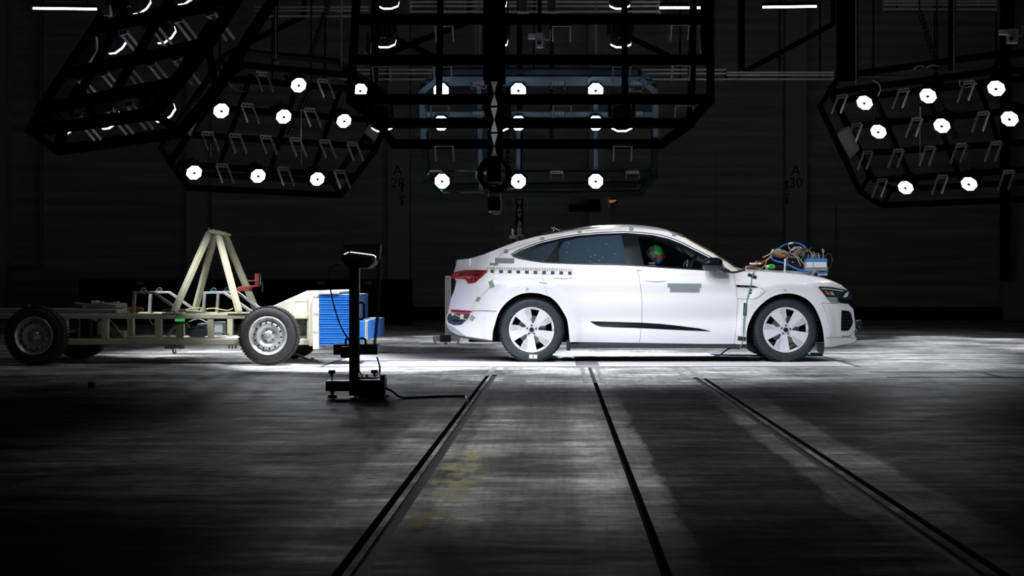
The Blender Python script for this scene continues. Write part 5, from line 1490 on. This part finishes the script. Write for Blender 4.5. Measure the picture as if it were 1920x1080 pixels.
# small lamp-lit case on the ground, far left behind the tail
# ------------------------------------------------------------------ lamp racks
class Plane:
    """a rack's plane through three points; n points towards the car"""
    def __init__(s, a, b, c, target):
        s.o = a; s.n = (b - a).cross(c - a).normalized()
        if s.n.dot(Vector(target) - a) < 0:
            s.n = -s.n
    def at(s, u, v, off=0.0):
        d = Vector(((u - U0) / F, 1.0, (V0 - v) / F)); o = Vector((0, 0, H))
        return o + d * ((s.o + s.n * off - o).dot(s.n) / d.dot(s.n))
TARGET = Vector((1.15, 18.0, 0.55))
def aim_matrix(d):
    d = d.normalized()
    return d.to_track_quat('-Z', 'Y')
def rack(name, label, pl, loop, depth, rails, stiles, w_, m, m2, brackets, bm, boxes=(), bsize=(.20, .05, .22), loop2=None, lower=None):
    c = pl.at(*loop[0])
    r = empty(name, tuple(c), label, 'lamp rack')
    fr = [pl.at(u, v) for u, v in loop]
    bk = [p - pl.n * depth for p in fr] if loop2 is None else [pl.at(u, v, -depth) for u, v in loop2]
    for nm, q, mm in (('front_loop', fr, m), ('rear_loop', bk, m2)):
        mb, low = MB(), MB()
        zs = sorted(p.z for p in q); zm = (zs[0] + zs[-1]) / 2
        for i, p in enumerate(q):
            e = q[(i + 1) % len(q)]; d = (e - p).normalized() * w_ * .5
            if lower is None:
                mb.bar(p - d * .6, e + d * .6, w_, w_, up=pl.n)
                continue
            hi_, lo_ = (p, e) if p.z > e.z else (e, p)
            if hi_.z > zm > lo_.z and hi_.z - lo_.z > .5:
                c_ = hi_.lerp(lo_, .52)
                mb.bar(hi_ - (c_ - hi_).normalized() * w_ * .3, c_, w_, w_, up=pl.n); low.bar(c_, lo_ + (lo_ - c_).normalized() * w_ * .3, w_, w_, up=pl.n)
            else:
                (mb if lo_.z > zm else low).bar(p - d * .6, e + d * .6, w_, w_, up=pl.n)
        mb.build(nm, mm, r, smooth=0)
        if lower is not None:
            rep(low.build('lower_' + nm, lower, r, smooth=0), 'lower half of the loop, its shade painted dark green')
    for a, b in zip(fr, bk):
        MB().bar(a, b, w_ * .7, w_ * .7).build('strut', m2, r, smooth=0)
    for (a, b) in rails:
        p, q = pl.at(*a, -.05), pl.at(*b, -.05)
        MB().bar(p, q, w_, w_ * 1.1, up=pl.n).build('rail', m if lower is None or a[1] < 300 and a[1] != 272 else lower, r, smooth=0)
    for (a, b) in stiles:
        p, q = pl.at(*a, -.12), pl.at(*b, -.12)
        MB().bar(p, q, w_ * .8, w_ * .8, up=pl.n).build('stile', m, r, smooth=0)
    right = pl.n.cross(Vector((0, 0, 1))).normalized()
    if right.x < 0:
        right = -right
    for (u, v) in brackets:     # open U of flat bar with a drilled top plate
        p = pl.at(u, v, .02); bw, bt, bh = bsize
        mb = MB()
        up = Vector((0, 0, 1)); fw = pl.n
        R = Matrix((right, fw, right.cross(fw) if right.cross(fw).z > 0 else -right.cross(fw))).transposed()
        mb.box(p, (bw, .012, bt), R)
        for s in (-1, 1):
            e = p + right * s * bw / 2
            mb.bar(e, e + fw * bh - up * bh * .42, .014, bt * .5)
        ob = mb.build('bracket', bm, r, smooth=0)
        h_ = MB()
        for s in (-.28, 0, .28):
            e = p + right * s * bw; h_.cyl(e + fw * .012, e - fw * .012, bt * .17, n=8)
        h_.build('bracket_hole', 'rack_black', ob, smooth=0)
    for (poly, th, mm) in boxes:
        q = [pl.at(u, v, .05) for u, v in poly]
        MB().prism(q, -pl.n * th).build('control_box', mm, r, bev=.01)
    return r

def make_lamp():
    """round LED flood lamp, beam along local -Z; its origin is the lens centre"""
    root = bpy.data.objects.new('flood_lamp', None); COL.objects.link(root); root.empty_display_size = .1
    n = 8; ph = math.pi / 8
    MB().cyl((0, 0, .0), (0, 0, .10), .128, .135, n=n, phase=ph).cyl((0, 0, .10), (0, 0, .30), .135, .105, n=n, phase=ph).build('housing', 'housing', root, smooth=0)
    f = MB()
    for k in range(8):
        a = math.pi * k / 4
        f.box((.128 * math.cos(a), .128 * math.sin(a), .20), (.03, .008, .16), Matrix.Rotation(a, 3, 'Z'))
    f.build('cooling_fin', 'housing', root, smooth=0)
    MB().cyl((0, 0, .01), (0, 0, -.012), .130, .126, n=8, phase=ph).build('lens', 'lens', root, smooth=0)
    MB().cyl((0, 0, -.009), (0, 0, -.016), .026, n=12).build('lens_hub', 'lens_hub', root, smooth=0)
    y = MB()
    for s in (-1, 1):
        y.box((s * .150, 0, .20), (.012, .05, .24))
    y.box((0, 0, .33), (.312, .05, .012))
    y.build('yoke', 'housing', root, smooth=0)
    MB().box((0, -.136, .13), (.07, .004, .028)).build('rating_label', 'label_yellow', root, smooth=0)
    return root
M['label_yellow'] = mat('dull_yellow_label', (.16, .14, .03), .6)
proto = make_lamp()
used = [False]
lights = {}
def lamp(pl, u, v, label, group, kind, direction=None, scale=1.0, off=.14, lit=True, power=1.0):
    if not used[0]:
        o = proto; used[0] = True
    else:
        o = copy_tree(proto)
    o.location = pl.at(u, v, off)
    d = (TARGET - o.location).normalized() if direction is None else Vector(direction).normalized()
    o.rotation_mode = 'QUATERNION'; o.rotation_quaternion = aim_matrix(d)
    o.scale = (scale,) * 3
    tag(o, label, 'flood lamp', group)
    if lit and POWER[kind] > 0:
        ld = lights.get((kind, power))
        if ld is None:
            ld = bpy.data.lights.new('beam_' + kind, 'SPOT'); lights[(kind, power)] = ld
            ld.energy = POWER[kind] * power; ld.color = LAMP_COL; ld.shadow_soft_size = .10
            ld.spot_size = math.radians(BEAM[kind]); ld.spot_blend = 1.0
        lo = bpy.data.objects.new('beam', ld); COL.objects.link(lo)
        lo.parent = o; lo.location = (0, 0, -.05)
        aim = (TARGET2.get(kind, TARGET) - o.location).normalized()
        lo.rotation_mode = 'QUATERNION'; lo.rotation_quaternion = aim_matrix(d).inverted() @ aim_matrix(aim)
    return o
TARGET2 = {'rear_left': Vector((-2.6, 17.0, 0.0)), 'rear_centre': Vector((1.2, 18.6, 0.2)), 'rear_right': Vector((4.5, 19.4, 0.0)),
           'near_centre': Vector((1.5, 17.3, 0.3)), 'near_left': Vector((-2.2, 16.9, 0.1)), 'added_right': Vector((3.3, 17.9, .4))}
ROWN = ('top', 'second', 'bottom')
ORD = ('left', 'middle', 'right')

# rear centre rack: blue steel, facing us
plC = Plane(P(830, 340, 26.0), P(1115, 340, 26.0), P(970, 170, 25.35), TARGET)
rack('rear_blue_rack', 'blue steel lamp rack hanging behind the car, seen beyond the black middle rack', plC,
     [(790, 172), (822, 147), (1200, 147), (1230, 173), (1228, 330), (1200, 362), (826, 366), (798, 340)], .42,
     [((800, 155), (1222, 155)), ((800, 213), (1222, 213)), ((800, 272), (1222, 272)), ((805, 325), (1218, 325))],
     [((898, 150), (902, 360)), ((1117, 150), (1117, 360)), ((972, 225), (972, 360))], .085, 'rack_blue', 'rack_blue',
     [(898, 155), (1046, 155), (1193, 155), (898, 212), (1046, 212), (1193, 212), (905, 324), (1044, 323), (1186, 323)], 'bracket', bsize=(.22, .055, .13), lower='rack_green_and_shade')  # same blue steel below, its shade put into a darker colour
for r_, v in enumerate((170, 231, 340)):
    for c_, u in enumerate((827, 972, 1117)):
        lamp(plC, u + (2 if r_ == 2 and c_ == 0 else 0), v, 'lit flood lamp on the blue rear rack, %s row, %s column' % (ROWN[r_], ORD[c_]), 'flood lamps on the blue rear rack', 'rear_centre',
             direction=(.0, -.9, -.32))
# rear left rack: dark steel, turned towards the car
A, B, Cc = P(364, 324, 26.5), P(595, 336, 28.1), P(440, 150, 25.6)
plL = Plane(A, B, Cc, TARGET)
rack('rear_left_rack', 'dark lamp rack behind the trolley pyramid, upper left, turned to the car', plL,
     [(318, 306), (433, 137), (458, 122), (652, 141), (733, 195), (704, 281), (639, 366), (354, 352)], .42,
     [((415, 146), (715, 172)), ((372, 200), (705, 226)), ((350, 252), (700, 276)), ((335, 308), (665, 330))],
     [((470, 140), (405, 330)), ((560, 150), (500, 340)), ((640, 160), (580, 345))], .08, 'rack_black', 'rack_green_and_shade',
     [(490, 138), (605, 151), (463, 197), (580, 206), (388, 250), (440, 254), (497, 257), (553, 261), (608, 265), (660, 270), (416, 310), (530, 316), (636, 322)], 'bracket_dim', bsize=(.21, .09, .30),
     boxes=[([(350, 246), (362, 198), (372, 196), (381, 203), (357, 257)], .08, 'bracket_dim'), ([(686, 252), (696, 237), (714, 243), (704, 266)], .08, 'bracket_dim')])
dl = plL.n + Vector((0, -.35, 0))
for r_, row in enumerate((((560, 160), (675, 170)), ((415, 208), (532, 219), (645, 227)), ((364, 324), (484, 330), (595, 336)))):
    for c_, (u, v) in enumerate(row):
        lamp(plL, u, v, 'lit flood lamp on the rear left rack, %s row, %s' % (ROWN[r_], (('left', 'right') if len(row) == 2 else ORD)[c_]), 'flood lamps on the rear left rack', 'rear_left', direction=dl, scale=1.04)
# rear right rack, mirrored
A, B, Cc = P(1698, 352, 28.6), P(1817, 345, 27.5), P(1621, 193, 27.3)
plR = Plane(A, B, Cc, TARGET)
rack('rear_right_rack', 'dark lamp rack at the upper right edge, turned to the car', plR,
     [(1537, 198), (1556, 173), (1860, 134), (1990, 130), (2060, 300), (1960, 372), (1655, 385), (1613, 359)], .42,
     [((1572, 188), (1960, 142)), ((1600, 236), (1980, 200)), ((1620, 287), (2000, 262)), ((1640, 338), (2010, 312))],
     [((1572, 196), (1640, 340)), ((1640, 180), (1712, 345)), ((1736, 170), (1800, 335)), ((1835, 160), (1895, 325))], .08, 'rack_black', 'rack_black',
     [(1580, 180), (1695, 169), (1818, 154), (1608, 234), (1720, 223), (1845, 212), (1628, 286), (1686, 282), (1745, 277), (1804, 272), (1869, 268), (1655, 338), (1768, 331), (1893, 322)], 'bracket_dim', bsize=(.21, .09, .28),
     boxes=[([(1569, 254), (1573, 248), (1588, 243), (1608, 285), (1594, 298)], .10, 'bracket')])
dr = plR.n + Vector((0, -.35, 0))
for r_, row in enumerate((((1621, 193), (1740, 180), (1868, 166)), ((1647, 247), (1766, 236), (1893, 223)), ((1698, 352), (1817, 345)))):
    for c_, (u, v) in enumerate(row):
        lamp(plR, u, v, 'lit flood lamp on the rear right rack, %s row, %s' % (ROWN[r_], (('left', 'right') if len(row) == 2 else ORD)[c_]), 'flood lamps on the rear right rack', 'rear_right', direction=dr, scale=1.12)

# near middle rack: black silhouette above the car
plN = Plane(P(800, 270, 14.5), P(1200, 270, 14.5), P(1000, 38, 15.0), TARGET)
rack('near_middle_rack', 'big black lamp rack silhouetted over the car roof, top centre', plN,
     [(657, 188), (712, 231), (1288, 231), (1332, 188), (1332, -60), (1300, -130), (690, -130), (672, -60)], -.42,
     [((668, 36), (1332, 36)), ((664, 112), (1335, 112)), ((660, 186), (1335, 186))],
     [((827, -60), (823, 190)), ((1170, -60), (1172, 200)), ((1318, -40), (1322, 120))], .072, 'rack_black', 'rack_black',
     [(832, 47), (1053, 47), (1276, 45), (714, 123), (829, 123), (1166, 123), (1278, 121), (824, 196), (1054, 196), (1284, 196), (832, 272), (1168, 272)], 'bracket_dim', bsize=(.17, .03, .17),
     loop2=[(700, 218), (738, 270), (1240, 270), (1295, 232), (1302, -80), (1280, -150), (720, -150), (706, -80)],
     boxes=[([(684, 100), (690, 60), (697, 82), (695, 108)], .05, 'bracket_dim'), ([(1312, 100), (1310, 60), (1318, 60), (1319, 100)], .05, 'bracket_dim')])
for r_, v in enumerate((8, 80, 236)):
    for c_, u in enumerate((729, 931, 1162)):
        lamp(plN, u - (6 * r_ if c_ == 0 else -2 * r_), v, 'downward-tilted flood lamp on the near middle rack, %s row, %s column' % (ROWN[r_], ORD[c_]), 'flood lamps on the near middle rack', 'near_centre', direction=(.03, .58, -.81), scale=.86, off=.52)
# near left rack
A, B, Cc = P(58, 247, 16.2), P(290, 212, 14.6), P(217, 5, 16.4)
plM = Plane(A, B, Cc, TARGET)
rack('near_left_rack', 'big black lamp rack silhouetted at the upper left corner, tilted', plM,
     [(58, 246), (290, 213), (390, 85), (462, -30), (480, -70), (250, -60), (195, 25), (83, 194)], -.5,
     [((72, 206), (330, 156)), ((122, 139), (389, 82)), ((190, 50), (440, 2)), ((60, 246), (290, 213))],
     [((137, 200), (232, 20)), ((205, 190), (330, -20)), ((310, 180), (400, 40))], .085, 'rack_black', 'rack_black',
     [(150, 148), (196, 138), (238, 128), (284, 120), (330, 110), (145, 218), (205, 206), (242, 196), (232, 62), (290, 52), (335, 38), (395, 26)], 'bracket_pale', bsize=(.13, .05, .26),
     loop2=[(108, 282), (338, 248), (405, 168), (524, -20), (560, -60), (300, -70), (246, 0), (133, 190)],
     boxes=[([(141, 127), (184, 70), (185, 100), (170, 122)], .04, 'bracket_pale')])
for i, (u, v, lb) in enumerate(((266, 12, 'upper left'), (312, 66, 'right of centre'), (220, 86, 'left of centre'), (310, 212, 'lower right'), (208, 226, 'lower middle'), (125, 240, 'lower left'), (350, -6, 'top right'))):
    lamp(plM, u, v, 'flood lamp seen from behind with a lit rim, near left rack, ' + lb, 'flood lamps on the near left rack', 'near_left', direction=(.45, .65, -.60), scale=1.0, off=.58)

# right rack: added out of view to light the nose of the car
plQ = Plane(Vector((5.0, 14.2, 5.4)), Vector((7.0, 15.0, 5.4)), Vector((4.8, 14.9, 6.6)), TARGET)
def q_at(s, t, off=0.0):
    e1 = Vector((2.0, .8, 0)); e2 = Vector((-.2, .7, 1.2))
    return plQ.o + e1 * s + e2 * t + plQ.n * off
root = empty('added_right_rack', tuple(q_at(.5, 0)), 'black lamp rack added above the view, right of the near middle rack, to light the car nose', 'lamp rack')
mb = MB()
cs = [(0, 0), (1, 0), (1, 1), (0, 1)]
for i in range(4):
    mb.bar(q_at(*cs[i]), q_at(*cs[(i + 1) % 4]), .08, .08)
mb.bar(q_at(.5, 0), q_at(.5, 1), .08, .08)
mb.build('frame', 'rack_black', root, smooth=0)
for s_ in (.1, .9):
    p = q_at(s_, 1); MB().cyl(p, (p.x, p.y, 12), .02, n=8).build('hanger', 'rack_black', root)
class _At:
    n = plQ.n
    def at(self, s_, t_, off=0.0): return q_at(s_, t_, off)
for s_, t_, lb in ((.25, .2, 'lower left'), (.75, .2, 'lower right'), (.25, .8, 'upper left'), (.75, .8, 'upper right')):
    lamp(_At(), s_, t_, 'flood lamp added above the view on the right rack, ' + lb, 'flood lamps on the added right rack', 'added_right', direction=TARGET - Vector((6, 14.8, 6)), off=.15)

# ------------------------------------------------------------------ hanging camera masts
def mast(name, label, Y, u0, u1, v_top, v_bot, truss_from, truss_to, nt, m_back):
    root = empty(name, tuple(P((u0 + u1) / 2, v_bot, Y)), label, 'camera mast')
    MB().span(P(u0 - 6, truss_from, Y), P(u1 + 7, v_top, Y + .35)).build('upper_shaft', 'rack_black', root, smooth=0)
    a0, a1 = P(u0 + 3, truss_to, Y), P(u1 - 3, truss_from, Y)
    xm = (a0.x + a1.x) / 2; hw = (a1.x - a0.x) / 2
    fr = MB()
    for s in (-1, 1):
        fr.span((xm + s * hw * .86 - hw * .16, Y, a0.z), (xm + s * hw * .86 + hw * .4 * s + hw * .16, Y + .05, a1.z))
    dz = (a1.z - a0.z) / nt
    for k in range(nt):
        zt = a1.z - k * dz
        fr.span((xm - hw, Y, zt - .007), (xm + hw, Y + .04, zt + .007))
        for s in (-1, 1):      # V web, then A web: diamond cut-outs with a bar between
            zc = zt - dz * .5
            fr.prism([(xm + s * hw * .95, Y, zt), (xm + s * hw * .62, Y, zt), (xm + s * hw * .03, Y, zc), (xm + s * hw * .95, Y, zc)], (0, .03, 0))
            fr.prism([(xm + s * hw * .95, Y, zc), (xm + s * hw * .03, Y, zc), (xm + s * hw * .62, Y, zt - dz), (xm + s * hw * .95, Y, zt - dz)], (0, .03, 0))
    fr.build('truss', 'rack_black', root, smooth=0)
    MB().span((xm - hw * .9, Y + .09, a0.z), (xm + hw * .9, Y + .11, a1.z)).build('back_plate', m_back, root, smooth=0)
    return root, xm, hw
def milky(name, c):
    m = bpy.data.materials.new(name); m.use_nodes = True; nt = m.node_tree; nt.nodes.clear()
    o = nt.nodes.new('ShaderNodeOutputMaterial'); t = nt.nodes.new('ShaderNodeBsdfTranslucent'); t.inputs[0].default_value = (c, c, c, 1)
    nt.links.new(t.outputs[0], o.inputs[0]); return m
M['mast_glow_sheet'] = milky('added_glow_sheet', .8)  # translucent sheet added so the cut-outs glow with light from behind
m1, xm, hw = mast('camera_mast', 'black camera mast hanging down through the near middle rack, with lit triangular cut-outs', 14.2, 912, 941, -80, 345, 150, 298, 3, 'mast_glow_sheet')
MB().span(P(913, 343, 14.2), P(940, 298, 14.45)).build('lower_shaft', 'rack_black', m1, smooth=0)
MB().span(P(915, 343.5, 14.18), P(941.5, 341, 14.2)).build('clamp_plate', 'tray', m1, smooth=0)
MB().span(P(940, 341, 14.2), P(941.2, 140, 14.23)).build('side_cable', 'tray', m1, smooth=0)
MB().span(P(941, 354, 14.25), P(966, 352.6, 14.27)).build('side_arm', 'tray', m1, smooth=0)
for u in (915.5, 938):
    MB().span(P(u - .9, 375, 14.2), P(u + .9, 344, 14.26)).build('fork_arm', 'stand_edge', m1, smooth=0)
cm = MB().span(P(914.5, 394, 14.18), P(937.5, 372, 14.42)).build('camera_body', 'rack_black', m1, bev=.008)
MB().span(P(915.5, 396.5, 14.2), P(937, 394, 14.4)).build('camera_base', 'bracket', cm, smooth=0)
MB().tube([P(921, 397, 14.3), P(926, 400, 14.3), P(934, 399, 14.3), P(938, 394, 14.3), P(938.5, 372, 14.3)], .012, 8, smooth=4).build('lens_hood', 'bracket', cm)
rg = [P(926 + 27 * math.cos(t), 325 + 29 * math.sin(t), 14.08 + .05 * math.sin(t)) for t in [2 * math.pi * k / 30 for k in range(31)]]
tag(MB().tube(rg, .020, 8).tube([p + Vector((.02, .05, -.02)) for p in rg], .014, 8).build('cable_coil', 'rack_black'), 'black cable coil hung on the hanging camera mast', 'cable')
# the same kind of mast further back, behind the car
def back_mast():
    Y = 27.0
    root = empty('camera_mast', tuple(P(974, 440, Y)), 'dim camera mast hanging behind the car roof, red light on it', 'camera mast')
    xm = P(974, 0, Y).x
    MB().span(P(968, 441, Y + .06), P(980, 372, Y + .1)).build('back_plate', 'tray_dim', root, smooth=0)
    t = MB().span(P(967, 441, Y), P(968.8, 350, Y + .06)).span(P(979.2, 441, Y), P(981, 350, Y + .06))
    for v in (374, 386, 398, 412, 425):
        t.span(P(968, v + 1, Y), P(980, v - 1, Y + .05))
    for k, v in enumerate((374, 386, 398, 412)):
        for s in (-1, 1):
            e = 974 + s * 5.2
            if k % 2:
                t.prism([P(e, v, Y), P(974 + s * .7, v, Y), P(e, v + 12, Y)], (0, .03, 0))
            else:
                t.prism([P(e, v, Y), P(974 + s * .7, v + 12, Y), P(e, v + 12, Y)], (0, .03, 0))
    t.build('truss', 'rack_black', root, smooth=0)
    MB().span(P(969, 352, Y), (P(979, 0, Y).x, Y + .2, 12)).build('upper_shaft', 'rack_black', root, smooth=0)
    MB().span(P(960, 369, Y), P(994, 367, Y + .05)).build('cross_plate', 'rack_blue', root, smooth=0)
    MB().span(P(965, 442.6, Y - .05), P(983, 441, Y + .1)).build('foot_plate', 'bracket', root, smooth=0)
    for u in (969.5, 980):
        MB().span(P(u - .6, 454, Y), P(u + .6, 442, Y + .03)).build('fork_arm', 'bracket', root, smooth=0)
    cb = MB().span(P(954.5, 447.5, Y - .1), P(967, 442, Y + .05)).build('camera_box', 'bracket', root, bev=.005)
    MB().span(P(959.3, 442, Y - .06), P(963.2, 429, Y)).build('white_module', 'sticker', cb, bev=.004)
    MB().ball(P(957, 440.5, Y - .06), .012, 8, 6).build('orange_cap', 'orange', cb)
    MB().ball(P(973.2, 424.3, Y - .01), .010, 8, 6).build('red_light', mat('small_red_light', (.5, .05, .08), .5, emit=(1, .1, .15), estr=.25), root)
    MB().tube([P(964, 430, Y), P(958, 425, Y), P(956, 432, Y), P(956, 441, Y)], .012, 6, smooth=4).build('lead', 'black_wire', root)
back_mast()
# small cameras on booms high in the hall
def boom_camera(u, v, Y, label):
    root = empty('overhead_camera', tuple(P(u, v, Y)), label, 'camera')
    MB().span(P(u - 7, v + 12, Y), P(u + 7, v - 12, Y + .12)).build('camera_body', 'bracket_dim', root, bev=.006)
    MB().span(P(u - 22, v - 4, Y), P(u - 8, v - 11, Y + .1)).build('bracket', 'bracket', root, bev=.004)
    MB().cyl(P(u - 1, v + 4, Y - .05), P(u - 1, v + 4, Y), .028, n=12).build('lens', 'gloss_black', root)
    MB().bar(P(u, v - 12, Y + .06), P(u, -140, Y + .06), .05, .05).build('boom', 'rack_black', root, smooth=0)
    MB().tube([P(u + 4, v - 12, Y + .03), P(u + 9, v - 4, Y + .03), P(u + 18, v - 2, Y + .03), P(u + 20, v - 20, Y + .03)], .008, 6, smooth=4).build('lead', 'tray_dim', root)
boom_camera(1012, 76, 19.5, 'grey overhead camera between the first and second rails of the near middle rack')
boom_camera(1898, 68, 22.0, 'grey overhead camera at the top right corner')
for u, lab in ((981, 'finned grey unit at the top, right of the hanging mast'), (1034, 'narrow finned unit at the top, further right of the hanging mast')):
    root = empty('finned_unit', tuple(P(u, 24, 19.5)), lab, 'electronics')
    MB().span(P(u - 8, 26, 19.5), P(u + 8, -12, 19.7)).build('case', 'bracket_dim', root, bev=.006)
    fm = MB()
    for k in range(6):
        fm.span(P(u - 7 + 2.6 * k, 22, 19.47), P(u - 6.2 + 2.6 * k, -10, 19.5))
    fm.build('fins', 'rack_black', root, smooth=0)
    MB().span(P(u - 11, 28, 19.48), P(u + 11, 26, 19.7)).build('base', 'bracket', root, smooth=0)
    MB().bar(P(u, -10, 19.6), P(u, -150, 19.6), .05, .05).build('hanger', 'rack_black', root, smooth=0)
# amber lamp and rail on the wall behind the roof
root = empty('wall_lamp', tuple(P(1150, 377, 37.4)), 'small amber lamp on the dark wall above the car roof', 'lamp')
MB().prism([P(1142, 375, 37.5), P(1157, 374.5, 37.5), P(1152, 379, 37.5), P(1143, 380, 37.5)], (0, .1, 0)).build('glass', 'amber_glow', root)
MB().span(P(1139, 381, 37.6), P(1158, 373, 37.68)).build('housing', 'rack_black', root, smooth=0)
MB().bar(P(1150, 377, 37.66), P(1150, 377, 38.0), .05, .05).build('bracket', 'rack_black', root, smooth=0)
root = empty('wall_instrument', tuple(P(1095, 388, 37.2)), 'dim instrument with two round dials on the wall behind the car roof', 'instrument')
MB().span(P(1066, 396, 37.3), P(1126, 384, 37.4)).build('rail', 'rack_black', root, smooth=0)
pn = MB().span(P(1067, 397, 37.29), P(1125, 384.5, 37.3))
pn.cur = 1
for k in range(16):
    for v in (387, 394):
        pn.span(P(1068 + 3.6 * k, v + .5, 37.27), P(1069.6 + 3.6 * k, v - .5, 37.295))
pn.build('terminal_strip', 'rack_black', root, smooth=0, m2='tray_dim')
for u in (1108, 1120):
    MB().cyl(P(u, 380, 37.2), P(u, 380, 37.35), .085, n=16).build('dial', 'rack_black', root)
MB().bar(P(1095, 390, 37.4), P(1095, 390, 38), .06, .06).build('bracket', 'rack_black', root, smooth=0)
# loose cables on the racks
def rack_cable(pl, pts, r, m, label):
    q = [pl.at(u, v, .06) for u, v in pts]
    tag(MB().tube(q, r, 6, smooth=5).build('rack_cable', m), label, 'cable')
rack_cable(plC, [(886, 160), (900, 164), (908, 166), (911, 160), (905, 152)], .010, 'bracket', 'pale cable drooping below the upper left bracket of the blue rack')
rack_cable(plC, [(1108, 161), (1104, 155), (1105, 147), (1108, 146)], .010, 'bracket', 'pale cable curling left of the top right lamp of the blue rack')
rack_cable(plC, [(1188, 166), (1175, 171), (1196, 171), (1203, 172), (1206, 175)], .007, 'tray_dim', 'thin cable under the upper right bracket of the blue rack')
rack_cable(plL, [(428, 153), (436, 163), (446, 170), (460, 172)], .008, 'green_dim', 'thin teal cable drooping at the top of the rear left rack')
rack_cable(plR, [(1713, 130), (1722, 124), (1734, 125)], .012, 'tray_dim', 'pale cable arch above the rear right rack, left one')
rack_cable(plR, [(1738, 126), (1748, 122), (1760, 124)], .012, 'tray_dim', 'pale cable arch above the rear right rack, right one')
rack_cable(plR, [(1636, 149), (1648, 158), (1651, 168), (1646, 180)], .012, 'tray_dim', 'pale cable at the upper left of the rear right rack')
rack_cable(plR, [(1800, 150), (1800, 160), (1812, 164), (1832, 157)], .010, 'tray_dim', 'pale cable under the top middle bracket of the rear right rack')
for u, v0, v1, pl, lab in ((565, 205, 315, plL, 'thin wire rope hanging down the middle of the rear left rack'), (1725, 200, 322, plR, 'thin wire rope hanging down the middle of the rear right rack'), (395, 270, 300, plL, 'short wire rope at the left of the rear left rack')):
    a, b = pl.at(u, v0, .3), pl.at(u, v1, .3)
    tag(MB().cyl(a, (a.x, a.y, b.z), .006, n=6).build('wire_rope', 'tray_dim'), lab, 'rope')
# suspension of every rack to the roof
def hang(pl, pts, label, off=-.2, m='rack_black'):
    for i, (u, v) in enumerate(pts):
        p = pl.at(u, v, off)
        root = empty('rack_hanger', tuple(p), label % (('left', 'right')[i]), 'hanger')
        MB().cyl(p, (p.x, p.y, 12), .012, n=6).build('rod', m, root)
        MB().box(p, (.10, .10, .12)).build('shackle', 'tray_dim', root, bev=.01)
        MB().box((p.x, p.y, 11.97), (.3, .3, .06)).build('ceiling_plate', m, root, smooth=0)
hang(plC, ((900, 147), (1117, 147)), '%s steel hanger of the blue rear rack', -.40, 'tray_dim')
hang(plL, ((517, 122), (640, 140)), '%s steel hanger of the rear left rack', -.1, 'tray_dim')
hang(plR, ((1605, 165), (1789, 142)), '%s steel hanger of the rear right rack', -.1, 'tray_dim')
hang(plN, ((760, -130), (1230, -130)), '%s hanger of the near middle rack', -.0)
hang(plM, ((200, 20), (420, 20)), '%s hanger of the near left rack', -.0)
